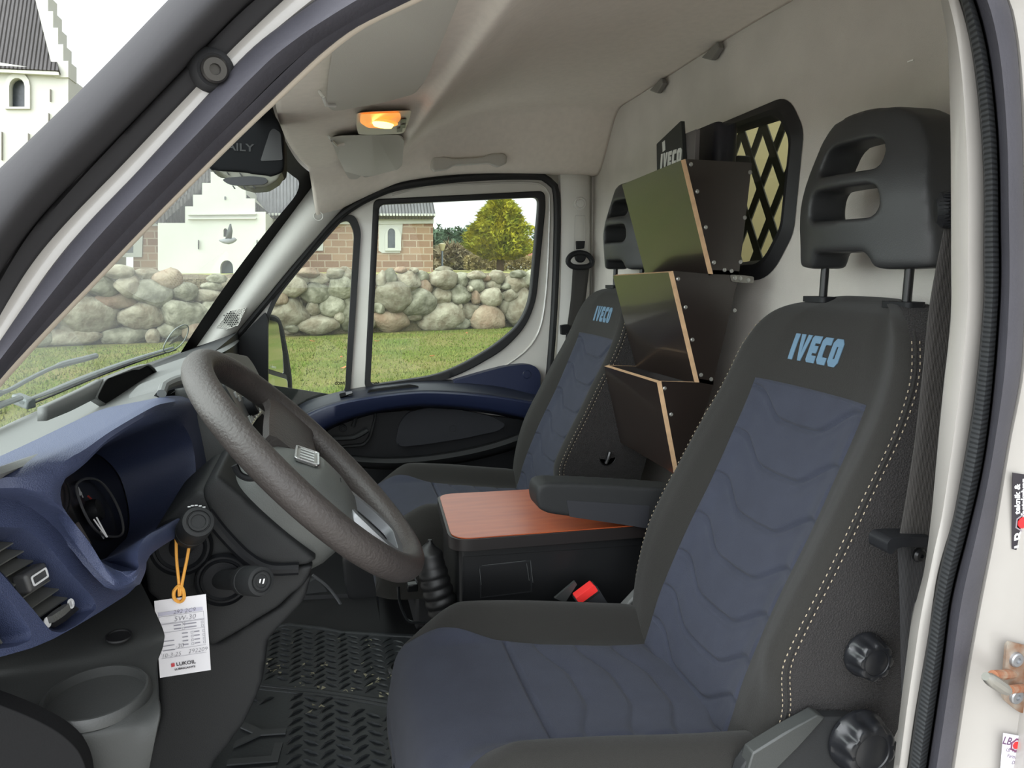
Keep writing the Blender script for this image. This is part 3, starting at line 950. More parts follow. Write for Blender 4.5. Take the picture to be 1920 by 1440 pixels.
# --- windscreen
WS_BOT = [(-.39, 1.44, .655), (-.53, 1.1, .645), (-.585, .5, .635), (-.53, -.1, .645), (-.39, -.44, .655)]
WS_TOP = [(.015, 1.43, 1.21), (-.045, 1.1, 1.225), (-.07, .5, 1.235), (-.045, -.1, 1.225), (.015, -.43, 1.21)]
bot = spline(WS_BOT, 40); top = spline(WS_TOP, 40)
rows = []
for i in range(24):
    t = i / 23
    rows.append([b.lerp(a, t) + Vector((-.035, 0, .027)) * (4 * t * (1 - t)) * (1 - abs(2 * j / 39 - 1) ** 4) for j, (a, b) in enumerate(zip(top, bot))])
mb = MB(); mb.grid(rows)
ws = mb.build('window_1', GLASS_WS, smooth=180); tag(ws, kind='structure')
WSR = rows
def ws_pt(s, t, off=0):
    """point on the windscreen: s 0 passenger..1 driver, t 0 bottom..1 top"""
    i = t * 23; j = s * 39
    i0, j0 = min(int(i), 22), min(int(j), 38)
    fi, fj = i - i0, j - j0
    a = rows_ws[i0][j0].lerp(rows_ws[i0][j0 + 1], fj); b = rows_ws[i0 + 1][j0].lerp(rows_ws[i0 + 1][j0 + 1], fj)
    n = (rows_ws[i0][j0 + 1] - rows_ws[i0][j0]).cross(rows_ws[i0 + 1][j0] - rows_ws[i0][j0]).normalized()
    if n.x > 0: n = -n
    return a.lerp(b, fi) + n * off       # off > 0: outside
rows_ws = rows
FRIT = mat('black_glass_border', (16, 16, 17), .7, spec=.2)
mb = MB()
def ws_band(s0, s1, t0, t1, ns, nt_, off=-.004):
    mb.grid([[ws_pt(lerp(s0, s1, j / ns), lerp(t0, t1, i / nt_), off) for j in range(ns + 1)] for i in range(nt_ + 1)])
ws_band(0, .05, 0, 1, 2, 20); ws_band(.972, 1, 0, 1, 2, 20); ws_band(0, 1, 0, .035, 40, 2); ws_band(0, 1, .95, 1, 40, 2)
# rounded upper passenger corner
c0 = [ws_pt(.05 + .05 * (1 - math.sin(a)), .95 - .09 * (1 - math.cos(a)), -.004) for a in [PI / 2 * k / 8 for k in range(9)]]
mb.add([ws_pt(.05, .95, -.004)] + c0, [(0, k, k + 1) for k in range(1, 9)])
mb.build('border', FRIT, ws)
# ================================================================ passenger side: pillars, door, mirror
DY = 1.46
def px(L, y): return [P(u, v, y=y) for u, v in L]
SEAL = [(408, 676), (430, 646), (500, 562), (560, 490), (610, 430), (648, 396), (700, 366), (760, 347), (880, 333), (1000, 330), (1030, 340), (1044, 375), (1041, 540), (1031, 690), (1018, 800), (1005, 890)]
mb = MB(); mb.tube(spline(px(SEAL, DY - .015), 90), .0125, 10)
tag(mb.build('trim_7', RUBBER), kind='structure')
# A-pillar cover
e0 = [(590, 322), (553, 380), (495, 462), (440, 545), (380, 630), (326, 706)]
e1 = [(660, 372), (640, 396), (560, 487), (500, 558), (430, 642), (385, 712)]
rows = [spline(px(e0, 1.435), 40), spline(px(mid(e0, e1, .12), 1.40), 40), spline(px(mid(e0, e1, .5), 1.385), 40), spline(px(mid(e0, e1, .85), 1.41), 40), spline(px(e1, 1.455), 40)]
cols = [spline([r[k] for r in rows], 12) for k in range(40)]
mb = MB(); mb.grid([[cols[k][i] for k in range(40)] for i in range(12)])
tr8 = mb.build('trim_8', TRIM_WHITE, smooth=60, solid=-.003); tag(tr8, kind='structure')
def apil(u, v, off=0.0): return P(u, v, y=1.372 - off)
c = P(597, 405, y=1.381); mb = MB(); mb.tube([c + Vector((.013 * math.cos(2 * PI * k / 24), 0, .013 * math.sin(2 * PI * k / 24))) for k in range(24)], .0011, 6, closed=True); mb.build('screw_cap', TRIM_WHITE, tr8)
mb = MB()
gp = [(405, 615), (432, 583), (462, 577), (447, 610), (425, 618)]
mb.prism(px(gp, 1.382), (0, .01, 0)); mb.build('speaker_grille', mat('pale_speaker_grille', (190, 188, 182), .6, bump=1.0, bscale=330, btype='VORONOI', dist=.004), tr8)
mb = MB()
hc = P(433, 598, y=1.3805)
for i in range(-4, 5):
    for j in range(-4, 5):
        a, b = (i + (j % 2) * .5) * .0062, j * .0054
        if a * a + b * b < .022 ** 2:
            mb.lathe([(.0001, .0006), (.0021, .0006), (.0021, -.001)], hc + Vector((a, 0, b)), (0, -1, 0), 6)
mb.build('speaker_hole', BLACK_PL, tr8, smooth=0)
# B-pillar cover
mb = MB()
f0 = [(1046, 322), (1046, 345), (1047, 400), (1046, 540), (1036, 690), (1010, 890)]
f1 = [(1109, 322), (1109, 345), (1109, 400), (1108, 540), (1104, 690), (1096, 890)]
rows = [spline(px(f0, 1.47), 30), spline(px(mid(f0, f1, .08), 1.44), 30), spline(px(mid(f0, f1, .5), 1.425), 30), spline(px(mid(f0, f1, .9), 1.43), 30), spline(px(mid(f0, f1, 1.02), 1.47), 30)]
mb.grid(rows); tr9 = mb.build('trim_9', TRIM_WHITE, smooth=50, solid=-.003); tag(tr9, kind='structure')
mb = MB(); mb.lathe([(.022, 0), (.022, .006), (.018, .009), (.014, .008), (.012, .012), (.001, .013)], P(1087, 382, y=1.426), (0, -1, 0), 24)
mb.build('anchor_cover', mat('pale_cover', (196, 194, 190), .5), tr9)
mb = MB(); oo = fillet(px([(1078, 403), (1097, 403), (1096, 470), (1076, 470)], 1.4235), .006); mb.prism(oo, (0, -.0015, 0), [shrink(oo, .003)])
mb.build('slot_rim', mat('pale_cover2', (180, 178, 174), .5), tr9)
# structure round the door below the trims
mb = MB(); mb.add([(-.52, 1.505, FZ), (.22, 1.505, FZ), (.22, 1.505, .50), (-.45, 1.475, .64), (-.52, 1.475, .60)], [(0, 1, 2, 3, 4)])
tag(mb.build('trim_10', BLACK_PL, smooth=0, solid=.004), kind='structure')
mb = MB()
mb.add([(-.5, 1.53, FZ), (.95, 1.53, FZ), (.95, 1.53, .50), (-.5, 1.53, .50)], [(0, 1, 2, 3)])
mb.add([(.80, 1.475, FZ), (.95, 1.475, FZ), (.95, 1.475, 1.4), (.80, 1.475, 1.4)], [(0, 1, 2, 3)])
mb.add([(.755, 1.505, 1.16), (.95, 1.505, 1.16), (.95, 1.505, 1.4), (.755, 1.505, 1.4)], [(0, 1, 2, 3)])
mb.add([(-.45, 1.485, .55), (-.26, 1.485, .70), (-.25, 1.485, .60), (-.2, 1.485, .1), (-.45, 1.485, .1)], [(0, 1, 2, 3, 4)])
tag(mb.build('wall_right', PAINT, smooth=0, solid=.01), kind='structure')

door = thing('door_1', None, None, P(760, 900, y=DY)); tag(door, kind='structure')
MAIN_O = [(700, 374), (1020, 358), (1022, 385), (1004, 565), (985, 612), (945, 655), (880, 693), (830, 714), (683, 728)]
MAIN_I = [(711, 384), (1009, 370), (1008, 395), (992, 565), (972, 608), (930, 645), (870, 681), (815, 704), (694, 722)]
QO = [(497, 594), (515, 552), (575, 476), (640, 404), (664, 402), (677, 430), (663, 640), (656, 742), (500, 800)]
QI = [(503, 600), (522, 556), (580, 484), (640, 416), (654, 414), (664, 436), (652, 640), (647, 735), (503, 795)]
RM = [.02, .03, .02, .05, .05, .05, .05, .05, .02]
RQ = [.03, .06, .06, .03, .03, .03, .05, .02, .01]
mo = fillet(px(MAIN_O, DY), RM); mi_ = fillet(px(MAIN_I, DY), RM)
qo = fillet(px(QO, DY), RQ); qi = fillet(px(QI, DY), RQ)
out = px([(u, v) for u, v in SEAL], DY)
out = spline(out, 60) + px([(1000, 930), (560, 1000), (430, 900), (395, 760)], DY)
mb = MB(); mb.prism(out, (0, .035, 0), [shrink(mo, .004), shrink(qo, .004)])
dp = mb.build('door_frame', PAINT, door, smooth=30)
mb = MB(); mb.prism([p + Vector((0, -.012, 0)) for p in mo], (0, .03, 0), [[p + Vector((0, -.012, 0)) for p in mi_]]); mb.build('window_seal', RUBBER, door, bevel=.004, smooth=40)
mb = MB(); mb.prism([p + Vector((0, -.012, 0)) for p in qo], (0, .03, 0), [[p + Vector((0, -.012, 0)) for p in qi]]); mb.build('quarter_seal', RUBBER, door, bevel=.004, smooth=40)
mb = MB(); mb.prism([p + Vector((0, .008, 0)) for p in shrink(mo, .004)], (0, .004, 0)); mb.build('window_glass', GLASS, door, smooth=0)
mb = MB(); mb.prism([p + Vector((0, .008, 0)) for p in shrink(qo, .004)], (0, .004, 0)); mb.build('quarter_glass', GLASS, door, smooth=0)
mb = MB(); mb.prism(fillet(px([(402, 705), (432, 650), (497, 585), (502, 600), (503, 830), (430, 830)], DY - .03), .008), (0, .03, 0)); mb.build('mirror_base_cover', BLACK_PL, door, bevel=.004)
# raised press line of the door frame above and behind the window
mb = MB(); mb.tube(spline(px([(735, 365), (800, 350), (880, 345), (990, 342), (1022, 352), (1030, 385), (1022, 560), (1000, 640), (940, 690), (900, 702)], DY), 50), .006, 8, flat=.6)
mb.build('press_line', PAINT, door)

# inner door panel
DARKBLUE = mat('door_ledge_plastic', (34, 38, 50), .42, bump=.1, bscale=800)
rowA = [(552, 766), (575, 752), (610, 741), (650, 731), (690, 724), (740, 718), (780, 714), (850, 712), (930, 718), (1012, 738)]
rowB = [(556, 790), (580, 775), (612, 762), (650, 752), (700, 744), (750, 738), (800, 735), (870, 738), (940, 745), (1012, 756)]
rowC = [(566, 850), (582, 825), (610, 802), (650, 784), (700, 770), (750, 762), (800, 758), (870, 762), (940, 772), (1012, 788)]
rowD = [(568, 856), (584, 831), (612, 808), (652, 790), (700, 776), (750, 768), (800, 764), (870, 768), (940, 778), (1012, 794)]
r1_ = [spline(px(rowA, DY - .005), 60), spline(px(mid(rowA, rowB, .3), 1.41), 60), spline(px(mid(rowA, rowB, .8), 1.36), 60), spline(px(rowB, 1.345), 60)]
mb = MB(); mb.grid(r1_); mb.build('ledge', DARKBLUE, door, smooth=60, solid=.002)
r2_ = [spline(px(rowB, 1.345), 60), spline(px(mid(rowB, rowC, .12), 1.338), 60), spline(px(mid(rowB, rowC, .85), 1.345), 60), spline(px(rowC, 1.352), 60), spline(px(rowD, 1.41), 60)]
mb = MB(); mb.grid(r2_); mb.build('armrest', DOOR_BLUE, door, smooth=60, solid=.002)
fl = [(846, 716), (880, 706), (915, 696), (950, 687), (985, 683), (1004, 686), (1014, 700), (1012, 756), (940, 748), (880, 740)]
mb = MB(); mb.prism(fillet(px(fl, 1.42), .02), (0, .05, 0)); f_ = mb.build('rear_flap', DOOR_BLUE, door, bevel=.006, seg=3)
mb = MB(); mb.lathe([(.001, .001), (.0115, .001), (.0125, 0), (.0135, .0015), (.015, 0)], P(988, 702, y=1.419), (0, -1, 0), 20); mb.build('screw_cap', DOOR_BLUE, f_)
# window switch and tray slot; dark plate imitates the slot's shaded depth
def ledge_pl(u, v, d=0): return P(u, v, y=1.385 - d)
sl = fillet([ledge_pl(*q) for q in [(690, 732), (768, 722), (787, 726), (777, 738), (702, 748), (687, 747)]], .01)
mb = MB(); mb.prism([p + Vector((0, -.004, .004)) for p in sl], (0, .012, -.003), [[p + Vector((0, -.004, .004)) for p in shrink(sl, .004)]]); tr_ = mb.build('tray_rim', DARK_PL, door)
mb = MB(); mb.prism([p + Vector((0, -.002, .002)) for p in shrink(sl, .003)], (0, .004, -.002)); mb.build('slot_shade', mat('slot_shade_black', (10, 10, 11), .8), door)
mb = MB(); mb.prism(fillet([ledge_pl(*q, .012) for q in [(636, 738), (660, 733), (662, 738), (638, 745)]], .003), (0, .012, -.004)); s_ = mb.build('window_switch', BLACK_PL, door, bevel=.001)
mb = MB(); mb.prism(fillet([ledge_pl(*q, .016) for q in [(648, 735), (660, 733), (661, 737), (649, 741)]], .002), (0, .006, -.002)); mb.build('switch_key', SATIN, s_, bevel=.001)
# lower panel
lo = [(560, 800), (700, 775), (800, 768), (1008, 790), (1005, 1010), (560, 1080), (540, 900)]
mb = MB(); mb.prism(px(lo, 1.42), (0, .03, 0)); mb.build('lower_panel', BLACK_PL, door, smooth=30)
lip0 = [(566, 850), (590, 838), (620, 845), (660, 853), (720, 857), (790, 853), (860, 843), (930, 826), (1006, 798)]
lip1 = [(572, 868), (600, 862), (640, 868), (690, 874), (750, 876), (820, 870), (890, 858), (950, 842), (1006, 822)]
r3_ = [spline(px(lip0, 1.425), 40), spline(px(mid(lip0, lip1, .2), 1.37), 40), spline(px(mid(lip0, lip1, .6), 1.362), 40), spline(px(lip1, 1.375), 40), spline(px(mid(lip0, lip1, 1.3), 1.43), 40)]
mb = MB(); mb.grid(r3_); mb.build('pocket_rim', DARK_PL, door, smooth=60, solid=.002)
sp = [(742, 832), (748, 795), (765, 773), (800, 765), (860, 768), (920, 780), (950, 796), (935, 808), (870, 822), (800, 833), (755, 838)]
mb = MB(); mb.prism(fillet(px(sp, 1.405), .02), (0, .02, 0)); mb.build('speaker_cover', mat('speaker_cover_cloth', (36, 37, 42), .85, bump=.3, bscale=900), door, bevel=.005)
c = P(849, 804, y=1.4045); mb = MB(); mb.tube([c + Vector((.011 * math.cos(2 * PI * k / 20), 0, .011 * math.sin(2 * PI * k / 20))) for k in range(20)], .0008, 6, closed=True); mb.build('screw_cap', DARK_PL, door)
# handle: bowl, lever, lock
hb = fillet(px([(604, 832), (612, 795), (632, 777), (690, 770), (706, 772), (707, 782), (697, 822), (684, 838), (625, 842)], 1.40), .015)
mb = MB(); mb.prism(hb, (0, .03, 0), [shrink(hb, .010)]); b_ = mb.build('handle_bowl', DARK_PL, door, bevel=.004)
mb = MB(); mb.prism([p + Vector((0, .015, 0)) for p in shrink(hb, .006)], (0, .006, 0)); mb.build('bowl_back', mat('bowl_black', (18, 18, 20), .6), door)
mb = MB(); mb.tube(spline(px([(616, 823), (640, 822), (664, 820), (680, 812), (690, 806)], 1.385), 14), [.007, .0085, .009, .009, .009, .009, .0095, .01, .01, .01, .011, .011, .0105, .009], 10, flat=.8)
mb.build('door_handle', DARK_PL, door)
mb = MB(); mb.lathe([(.001, .004), (.006, .004), (.007, .002), (.011, .002), (.012, 0)], P(643, 803, y=1.407), (0, -1, 0), 16); mb.build('lock_button', BLACK_PL, door)
mb = MB(); mb.tube(spline(px([(612, 805), (625, 786), (650, 777), (668, 775), (662, 800)], 1.395), 20), .006, 8); mb.build('bowl_rib', DARK_PL, door)

# etched marks at the lower window corners (read from outside)
def text_mesh(body, size, fr, bold=0.0, extrude=0.0, align='CENTER', sx=1.0, shear=0.0, warp=None):
    cu = bpy.data.curves.new('lettering', 'FONT'); cu.body = body; cu.size = size; cu.align_x = align; cu.align_y = 'CENTER'; cu.offset = bold; cu.resolution_u = 3; cu.shear = shear
    o = bpy.data.objects.new('lettering', cu); COL.objects.link(o)
    bpy.context.view_layer.update()
    me = bpy.data.meshes.new_from_object(o.evaluated_get(bpy.context.evaluated_depsgraph_get()))
    V = [(v.co.x * sx, v.co.y) for v in me.vertices]; F = [tuple(p.vertices) for p in me.polygons]
    bpy.data.objects.remove(o); bpy.data.curves.remove(cu); bpy.data.meshes.remove(me)
    return [warp(a, b) if warp else fr(a, b, extrude) for a, b in V], F
INK = mat('black_print', (16, 16, 17), .5)
wm = MB()
for u, v in ((637, 719), (702, 719)):
    c = P(u, v, y=DY + .006)
    f = Fr(c, (-1, 0, 0), (0, 0, 1))
    wm.add(*text_mesh('IVECO', .011, f, .0006))
    for k in range(3): wm.add(*text_mesh('--- --', .008, Fr(c + Vector((.002, 0, -.008 - .006 * k)), (-1, 0, 0), (0, 0, 1))))
wm.build('glass_mark', INK, door, smooth=0, weld=False)
wm = MB()
wm.prism(fillet(px([(735, 352), (832, 339), (828, 349), (738, 356)], DY - .001), .002), (0, .0005, 0))
wm.build('pale_sticker', mat('clear_sticker', (196, 192, 184), .4), door, smooth=0)

# door mirror outside
mir = thing('door_mirror', 'black exterior wing mirror with two glasses outside the passenger quarter window', 'wing mirror', P(520, 700, y=1.65))
def mface(s, t, off=0):
    """s 0 at the door .. 1 outer end, t 0 bottom .. 1 top"""
    lo_ = P(470, 738, y=1.58).lerp(P(541, 757, y=1.80), s); hi = (P(470, 580, y=1.58) + Vector((-.024, 0, 0))).lerp(P(534, 594, y=1.80) + Vector((-.024, 0, 0)), s)
    n = Vector((1, -.25, 0)).normalized()
    return lo_.lerp(hi, t) + n * off
ol = [(0, 0), (.75, -.02), (.93, .02), (1.02, .12), (1.07, .3), (1.05, .6), (1.0, .85), (.93, .97), (.8, 1.0), (0, 1.0)]
loop = fillet([mface(*q) for q in ol], .02)
ctr = mface(.5, .5)
rings = []
for off, sc in ((.012, .97), (.016, 1.0), (0, 1.03), (-.05, 1.03), (-.09, .9), (-.11, .6)):
    rings.append([ctr + (p - ctr) * sc + Vector((1, -.25, 0)).normalized() * off for p in loop])
mb = MB(); mb.loft(rings, caps=False); mb.add(rings[-1], [tuple(range(len(loop)))])
mb.build('housing', BLACK_PL, mir)
mb = MB(); mb.loft([[ctr + (p - ctr) * s + Vector((1, -.25, 0)).normalized() * o for p in loop] for o, s in ((-.02, 1.035), (-.05, 1.06), (-.095, .93))], caps=False)
mb.build('outer_cover', mat('beige_mirror_cover', (186, 176, 160), .5), mir)
MIRR = mat('mirror_glass', (225, 230, 232), .03, 1.0)
mb = MB(); mb.prism(fillet([mface(*q, .010) for q in [(.06, .36), (.90, .34), (.93, .6), (.88, .93), (.06, .95)]], .015), (-.004, .001, 0)); mb.build('upper_mirror_glass', MIRR, mir, smooth=0)
mb = MB(); mb.prism(fillet([mface(*q, .010) for q in [(.06, .05), (.88, .05), (.96, .15), (.97, .28), (.06, .30)]], .015), (-.004, .001, 0)); mb.build('lower_mirror_glass', MIRR, mir, smooth=0)
mb = MB(); mb.prism([mface(*q, .008) for q in [(0, .305), (.99, .285), (.97, .335), (0, .355)]], (-.01, 0, 0)); mb.build('glass_divider', DARK_PL, mir, bevel=.003)
mb = MB(); mb.add(*text_mesh('Iveco', .014, Fr(mface(.6, .39, .0125), mface(1, .39) - mface(0, .39), (0, 0, 1)), 0)); mb.build('etched_mark', mat('etched_white', (220, 220, 220), .5), mir, smooth=0, weld=False)
mb = MB()
mb.tube([mface(.2, .25, -.06), P(480, 730, y=1.50), P(470, 740, y=1.48)], .025, 10); mb.build('mirror_arm', BLACK_PL, mir)
# ================================================================ seats
SY = -.02     # centre line of the driver's seat
XC = [(.30, .525), (.34, .54), (.40, .560), (.5, .603), (.6, .652), (.7, .694), (.764, .716), (.824, .731), (.86, .744), (.885, .766), (.897, .80)]
WH = [(.30, .212), (.36, .222), (.44, .236), (.5, .241), (.6, .240), (.7, .234), (.8, .224), (.84, .208), (.87, .182), (.888, .145), (.897, .10)]
BB = [(.30, .01), (.4, .025), (.5, .036), (.65, .03), (.75, .014), (.85, .0), (.9, 0)]
XB = [(.30, .72), (.4, .745), (.6, .79), (.8, .835), (.87, .84), (.897, .83)]
INS_T, INS_H = .765, .137


def groove(y, z, z0, h=INS_H, D=.040):
    """height of a quilting line that starts at z0 on the insert's edge"""
    a = abs(y) / h
    return z0 - D * (1 - sstep(.30, .92, a)) - .006 * (1 - a)


GZ0 = [.752, .678, .604, .536, .472, .412, .356, .305]


def back_pt(s, z):
    """front face of the backrest: s -1 outer .. 1 inner"""
    w = sinterp(WH, z); y = s * w
    a = abs(s)
    x = sinterp(XC, z) - sinterp(BB, z) * sstep(.42, .80, a) + .012 * max(0, (a - .88) / .12) ** 2.2
    x += .006 * (1 - min(1, a / .5) ** 2)       # hollow for the back
    if abs(y) < INS_H and z < INS_T:
        q = 0
        for z0 in GZ0:
            g = groove(y, z, z0)
            d = z - g
            q = max(q, math.exp(-(d / .0042) ** 2) * .8, (math.exp(-((d + .012) / .012) ** 2) * .30 if d < 0 else 0))
            e = max(0.0, 1 - abs(abs(y) - INS_H) / .004)
            q = max(q, e * .5)
        x += .010 * q
        x -= .004
    if s < 0:       # the outer bolster stands further forward
        x -= .033 * sstep(.62, .97, a) * sstep(.38, .48, z)
    return Vector((x, SY + y, z))


def xp(z): return sinterp(XB, z)


def build_back(parent):
    zs_top = [INS_T + (0.8975 - INS_T) * (k / 30) for k in range(31)]
    zs_ins = [.30 + (INS_T - .30) * (k / 200) for k in range(201)]
    # insert
    mb = MB()
    mb.grid([[back_pt((-INS_H + 2 * INS_H * j / 60) / sinterp(WH, z), z) for j in range(61)] for z in zs_ins])
    ins = mb.build('back_insert', CLOTH_BLUE, parent, smooth=180)
    # cover round it
    mb = MB()
    def side(z, sg):
        """from the bolster's edge round to the back"""
        w = sinterp(WH, z); e = back_pt(sg, z); xb = xp(z)
        L = []
        for k in range(1, 9):
            t = k / 8
            L.append(Vector((lerp(e.x, xb, t), SY + sg * (w + .004 * math.sin(PI * t)), z)))
        return L
    for sg in (-1, 1):
        zz = [.30 + (INS_T - .30) * (k / 60) for k in range(61)] + zs_top[1:]
        rows = []
        for z in zz:
            rows.append([back_pt(sg, z)] + side(z, sg))
        mb.grid(rows, 1)
        rows = []
        for z in [.30 + (INS_T - .30) * (k / 60) for k in range(61)]:
            s0 = INS_H / sinterp(WH, z)
            rows.append([back_pt(sg * lerp(s0 * 1.001, 1, j / 16), z) for j in range(17)])
        mb.grid(rows)
    rows = [[back_pt(lerp(-1, 1, j / 50), z) for j in range(51)] for z in zs_top]
    mb.grid(rows)
    # top roll and back
    ztop = .8975
    f_ = [back_pt(lerp(-1, 1, j / 50), ztop) for j in range(51)]
    rows = [f_]
    for t, dz in ((.25, .006), (.5, .007), (.8, .003), (1.0, -.006)):
        rows.append([Vector((lerp(p.x, xp(ztop), t), p.y, ztop + dz * (1 - abs(lerp(-1, 1, j / 50)) ** 4))) for j, p in enumerate(f_)])
    mb.grid(rows)
    mb.grid([[Vector((xp(z) + .012 * (1 - s * s), SY + s * sinterp(WH, z), z)) for s in [lerp(-1, 1, j / 20) for j in range(21)]] for z in [lerp(.30, .8975, k / 30) for k in range(31)]])
    cov = mb.build('back_cover', [CLOTH_BLACK, CLOTH_SIDE], parent, smooth=70)
    # twin rows of stitching along both edges
    for sg in (-1, 1):
        for dx in (.0, .011):
            st = MB()
            pts = []
            for k in range(131):
                z = lerp(.335, .862, k / 130)
                w = sinterp(WH, z); e = back_pt(sg, z)
                t = dx / max(.02, xp(z) - e.x)
                pts.append(Vector((e.x + dx - .001, SY + sg * (w + .0022 + .004 * math.sin(PI * t)), z)))
            for a, b in zip(pts[::2], pts[1::2]):
                st.tube([a, a.lerp(b, .75)], .0007, 5)
            st.build('stitching', mat('pale_thread', (150, 138, 118), .8), cov, weld=False)
        sm = MB()
        pts = []
        for k in range(60):
            z = lerp(.32, .868, k / 59); e = back_pt(sg, z)
            pts.append(Vector((e.x + .0055, SY + sg * (sinterp(WH, z) + .001), z)))
        sm.tube(pts, .0016, 6)
        sm.build('seam', CLOTH_BLACK, cov)
    return cov


ZT = [(.085, .24), (.10, .305), (.125, .334), (.18, .346), (.3, .338), (.45, .318), (.55, .306), (.64, .296)]
YBN = [(.08, .20), (.13, .19), (.19, .165), (.26, .142), (.335, .130), (.45, .128), (.64, .14)]
CW = [(.085, .205), (.11, .228), (.16, .244), (.3, .25), (.5, .245), (.64, .225)]


def cush_pt(s, x):
    w = sinterp(CW, x); y = s * w; a = abs(s)
    bol = lerp(.0, .042, sstep(.12, .22, x)) * (1 - .4 * sstep(.5, .64, x))
    z = sinterp(ZT, x) + bol * sstep(.52, .80, a) - .05 * max(0, (a - .82) / .18) ** 2.0
    z += -.004 * (1 - min(1, a / .5) ** 2)
    yb = interp(YBN, x)
    if abs(y) < yb and x < .63:
        q = math.exp(-((x - .275) / .0035) ** 2) * .9
        for x0 in (.335, .405, .47, .53, .585):
            g = x0 + .030 * (1 - sstep(.25, .95, abs(y) / yb)) - .01
            d = x - g
            q = max(q, math.exp(-(d / .006) ** 2) * .55, (math.exp(-(d / .02) ** 2) * .35 if d > 0 else 0))
        q = max(q, .35 * max(0, 1 - abs(abs(y) - yb) / .006))
        z -= .010 * q
        z += .003
    return Vector((x, SY + y, z))


def build_cushion(parent):
    xs_ = [.085 + (.64 - .085) * (k / 170) for k in range(171)]
    mb = MB()
    mb.grid([[cush_pt(lerp(-1, 1, j / 56) * interp(YBN, x) / sinterp(CW, x), x) for j in range(57)] for x in xs_])
    # blue front roll down to the base
    rows = []
    for k in range(10):
        t = k / 9
        rows.append([cush_pt(lerp(-1, 1, j / 56) * interp(YBN, .085) / sinterp(CW, .085), .085) + Vector((.006 * math.sin(t * PI) - .012 * math.sin(min(1, t * 2) * PI / 2) + .02 * t, 0, -.11 * t)) for j in range(57)])
    mb.grid(rows)
    ins = mb.build('cushion_insert', CLOTH_BLUE, parent, smooth=180)
    mb = MB()
    for sg in (-1, 1):
        rows = []
        for x in xs_[::2]:
            s0 = interp(YBN, x) / sinterp(CW, x)
            r_ = [cush_pt(sg * lerp(s0 * 1.001, 1, j / 18), x) for j in range(19)]
            e = r_[-1]
            r_ += [Vector((x, e.y + sg * .006 * math.sin(PI * t), lerp(e.z, .17, t))) for t in (.2, .4, .6, .8, 1)]
            rows.append(r_)
        mb.grid(rows)
        fr = [cush_pt(sg * lerp(interp(YBN, .085) / sinterp(CW, .085), 1, j / 8), .085) for j in range(9)]
        mb.grid([[p + Vector((.006 * math.sin(t * PI) - .012 * math.sin(min(1, t * 2) * PI / 2) + .02 * t, 0, (-.11) * t)) for p in fr] for t in [k / 9 for k in range(10)]])
    mb.grid([[Vector((.64, SY + s * .22, z)) for s in (-1, -.5, 0, .5, 1)] for z in (.29, .17)])
    mb.build('cushion_cover', CLOTH_BLACK, parent, smooth=60)


def headrest_mesh(parent):
    """padded frame with two openings and a bar between them"""
    X0 = .79
    def f(a, b): return Vector((X0, SY + .01 + a, .953 + b))
    ol = [(-.150, .015), (-.148, -.004), (-.07, -.008), (-.058, .018), (.058, .018), (.07, -.008), (.148, -.004), (.150, .015), (.143, .085), (.128, .155), (.105, .198), (.07, .218), (0, .226),
          (-.07, .218), (-.105, .198), (-.128, .155), (-.143, .085)]
    outer = spline([f(*q) for q in ol], 90, True)
    outer = fillet([f(*q) for q in ol], .012, 4)
    h1 = fillet([f(*q) for q in [(-.078, .066), (.078, .066), (.076, .112), (-.076, .112)]], .022, 5)
    h2 = fillet([f(*q) for q in [(-.073, .134), (.073, .134), (.064, .170), (.045, .178), (-.045, .178), (-.064, .170)]], .018, 5)
    mb = MB(); mb.prism([p + Vector((-.034, 0, 0)) for p in outer], (.07, 0, 0), [[p + Vector((-.034, 0, 0)) for p in h1], [p + Vector((-.034, 0, 0)) for p in h2]])
    o = mb.build('headrest', HEADREST, parent, smooth=0)
    def warp(p):
        a = p.y - (SY + .01)
        h = (p.z - .953) / .226
        p.x += .045 * (abs(a) / .15) ** 2 + .028 * h * h - .012 * math.exp(-((h - .45) / .3) ** 2)
        # the bar and the opening edges lie a little back
        return p
    melted(o, .0045, 14, .5, warp)
    return o


def build_headrest(parent):
    o = headrest_mesh(parent)
    for sg in (-1, 1):
        mb = MB(); mb.tube([(.800, SY + .0 + sg * .093, .865), (.802, SY + sg * .093, .975)], .0065, 12)
        mb.build('headrest_post', mat('black_post', (24, 24, 25), .35, .3), o)
        mb = MB(); mb.prism([Vector((.795 + a, SY + sg * .093 + b, .8925)) for a, b in rrect(.032, .056, .008)], (0, 0, .009))
        mb.build('post_guide', BLACK_PL, o, bevel=.003)
    return o


def knob(parent, name, c, r, h, ang=0.0):
    mb = MB()
    n = 96
    def ring(rr, z, lob):
        return [c + Vector((math.cos(2*PI*k/n + ang) * rr * (1 - lob * (.5 + .5 * math.cos(8 * 2*PI*k/n)) ** 1.5), -z, math.sin(2*PI*k/n + ang) * rr * (1 - lob * (.5 + .5 * math.cos(8 * 2*PI*k/n)) ** 1.5))) for k in range(n)]
    rings = [ring(r * 1.05, 0, 0), ring(r * 1.05, h * .15, 0), ring(r * .99, h * .25, .05), ring(r * .95, h * .7, .13), ring(r * .88, h * .95, .13), ring(r * .80, h, .06), ring(r * .62, h, 0), ring(r * .6, h * .95, 0), ring(r * .58, h * .96, 0), ring(r * .001, h * .97, 0)]
    mb.loft(rings, caps=False)
    return mb.build(name, mat('knob_black', (26, 27, 30), .3), parent, smooth=50)


def build_seat(name, label, loc, driver=True):
    t = thing(name, label, 'car seat', loc)
    build_back(t); build_cushion(t)
    build_headrest(t)
    mb = MB(); mb.box((.39, SY, .115), (.42, .38, .11)); mb.build('pedestal', mat('pedestal_black', (20, 20, 21), .6), t, bevel=.01)
    return t


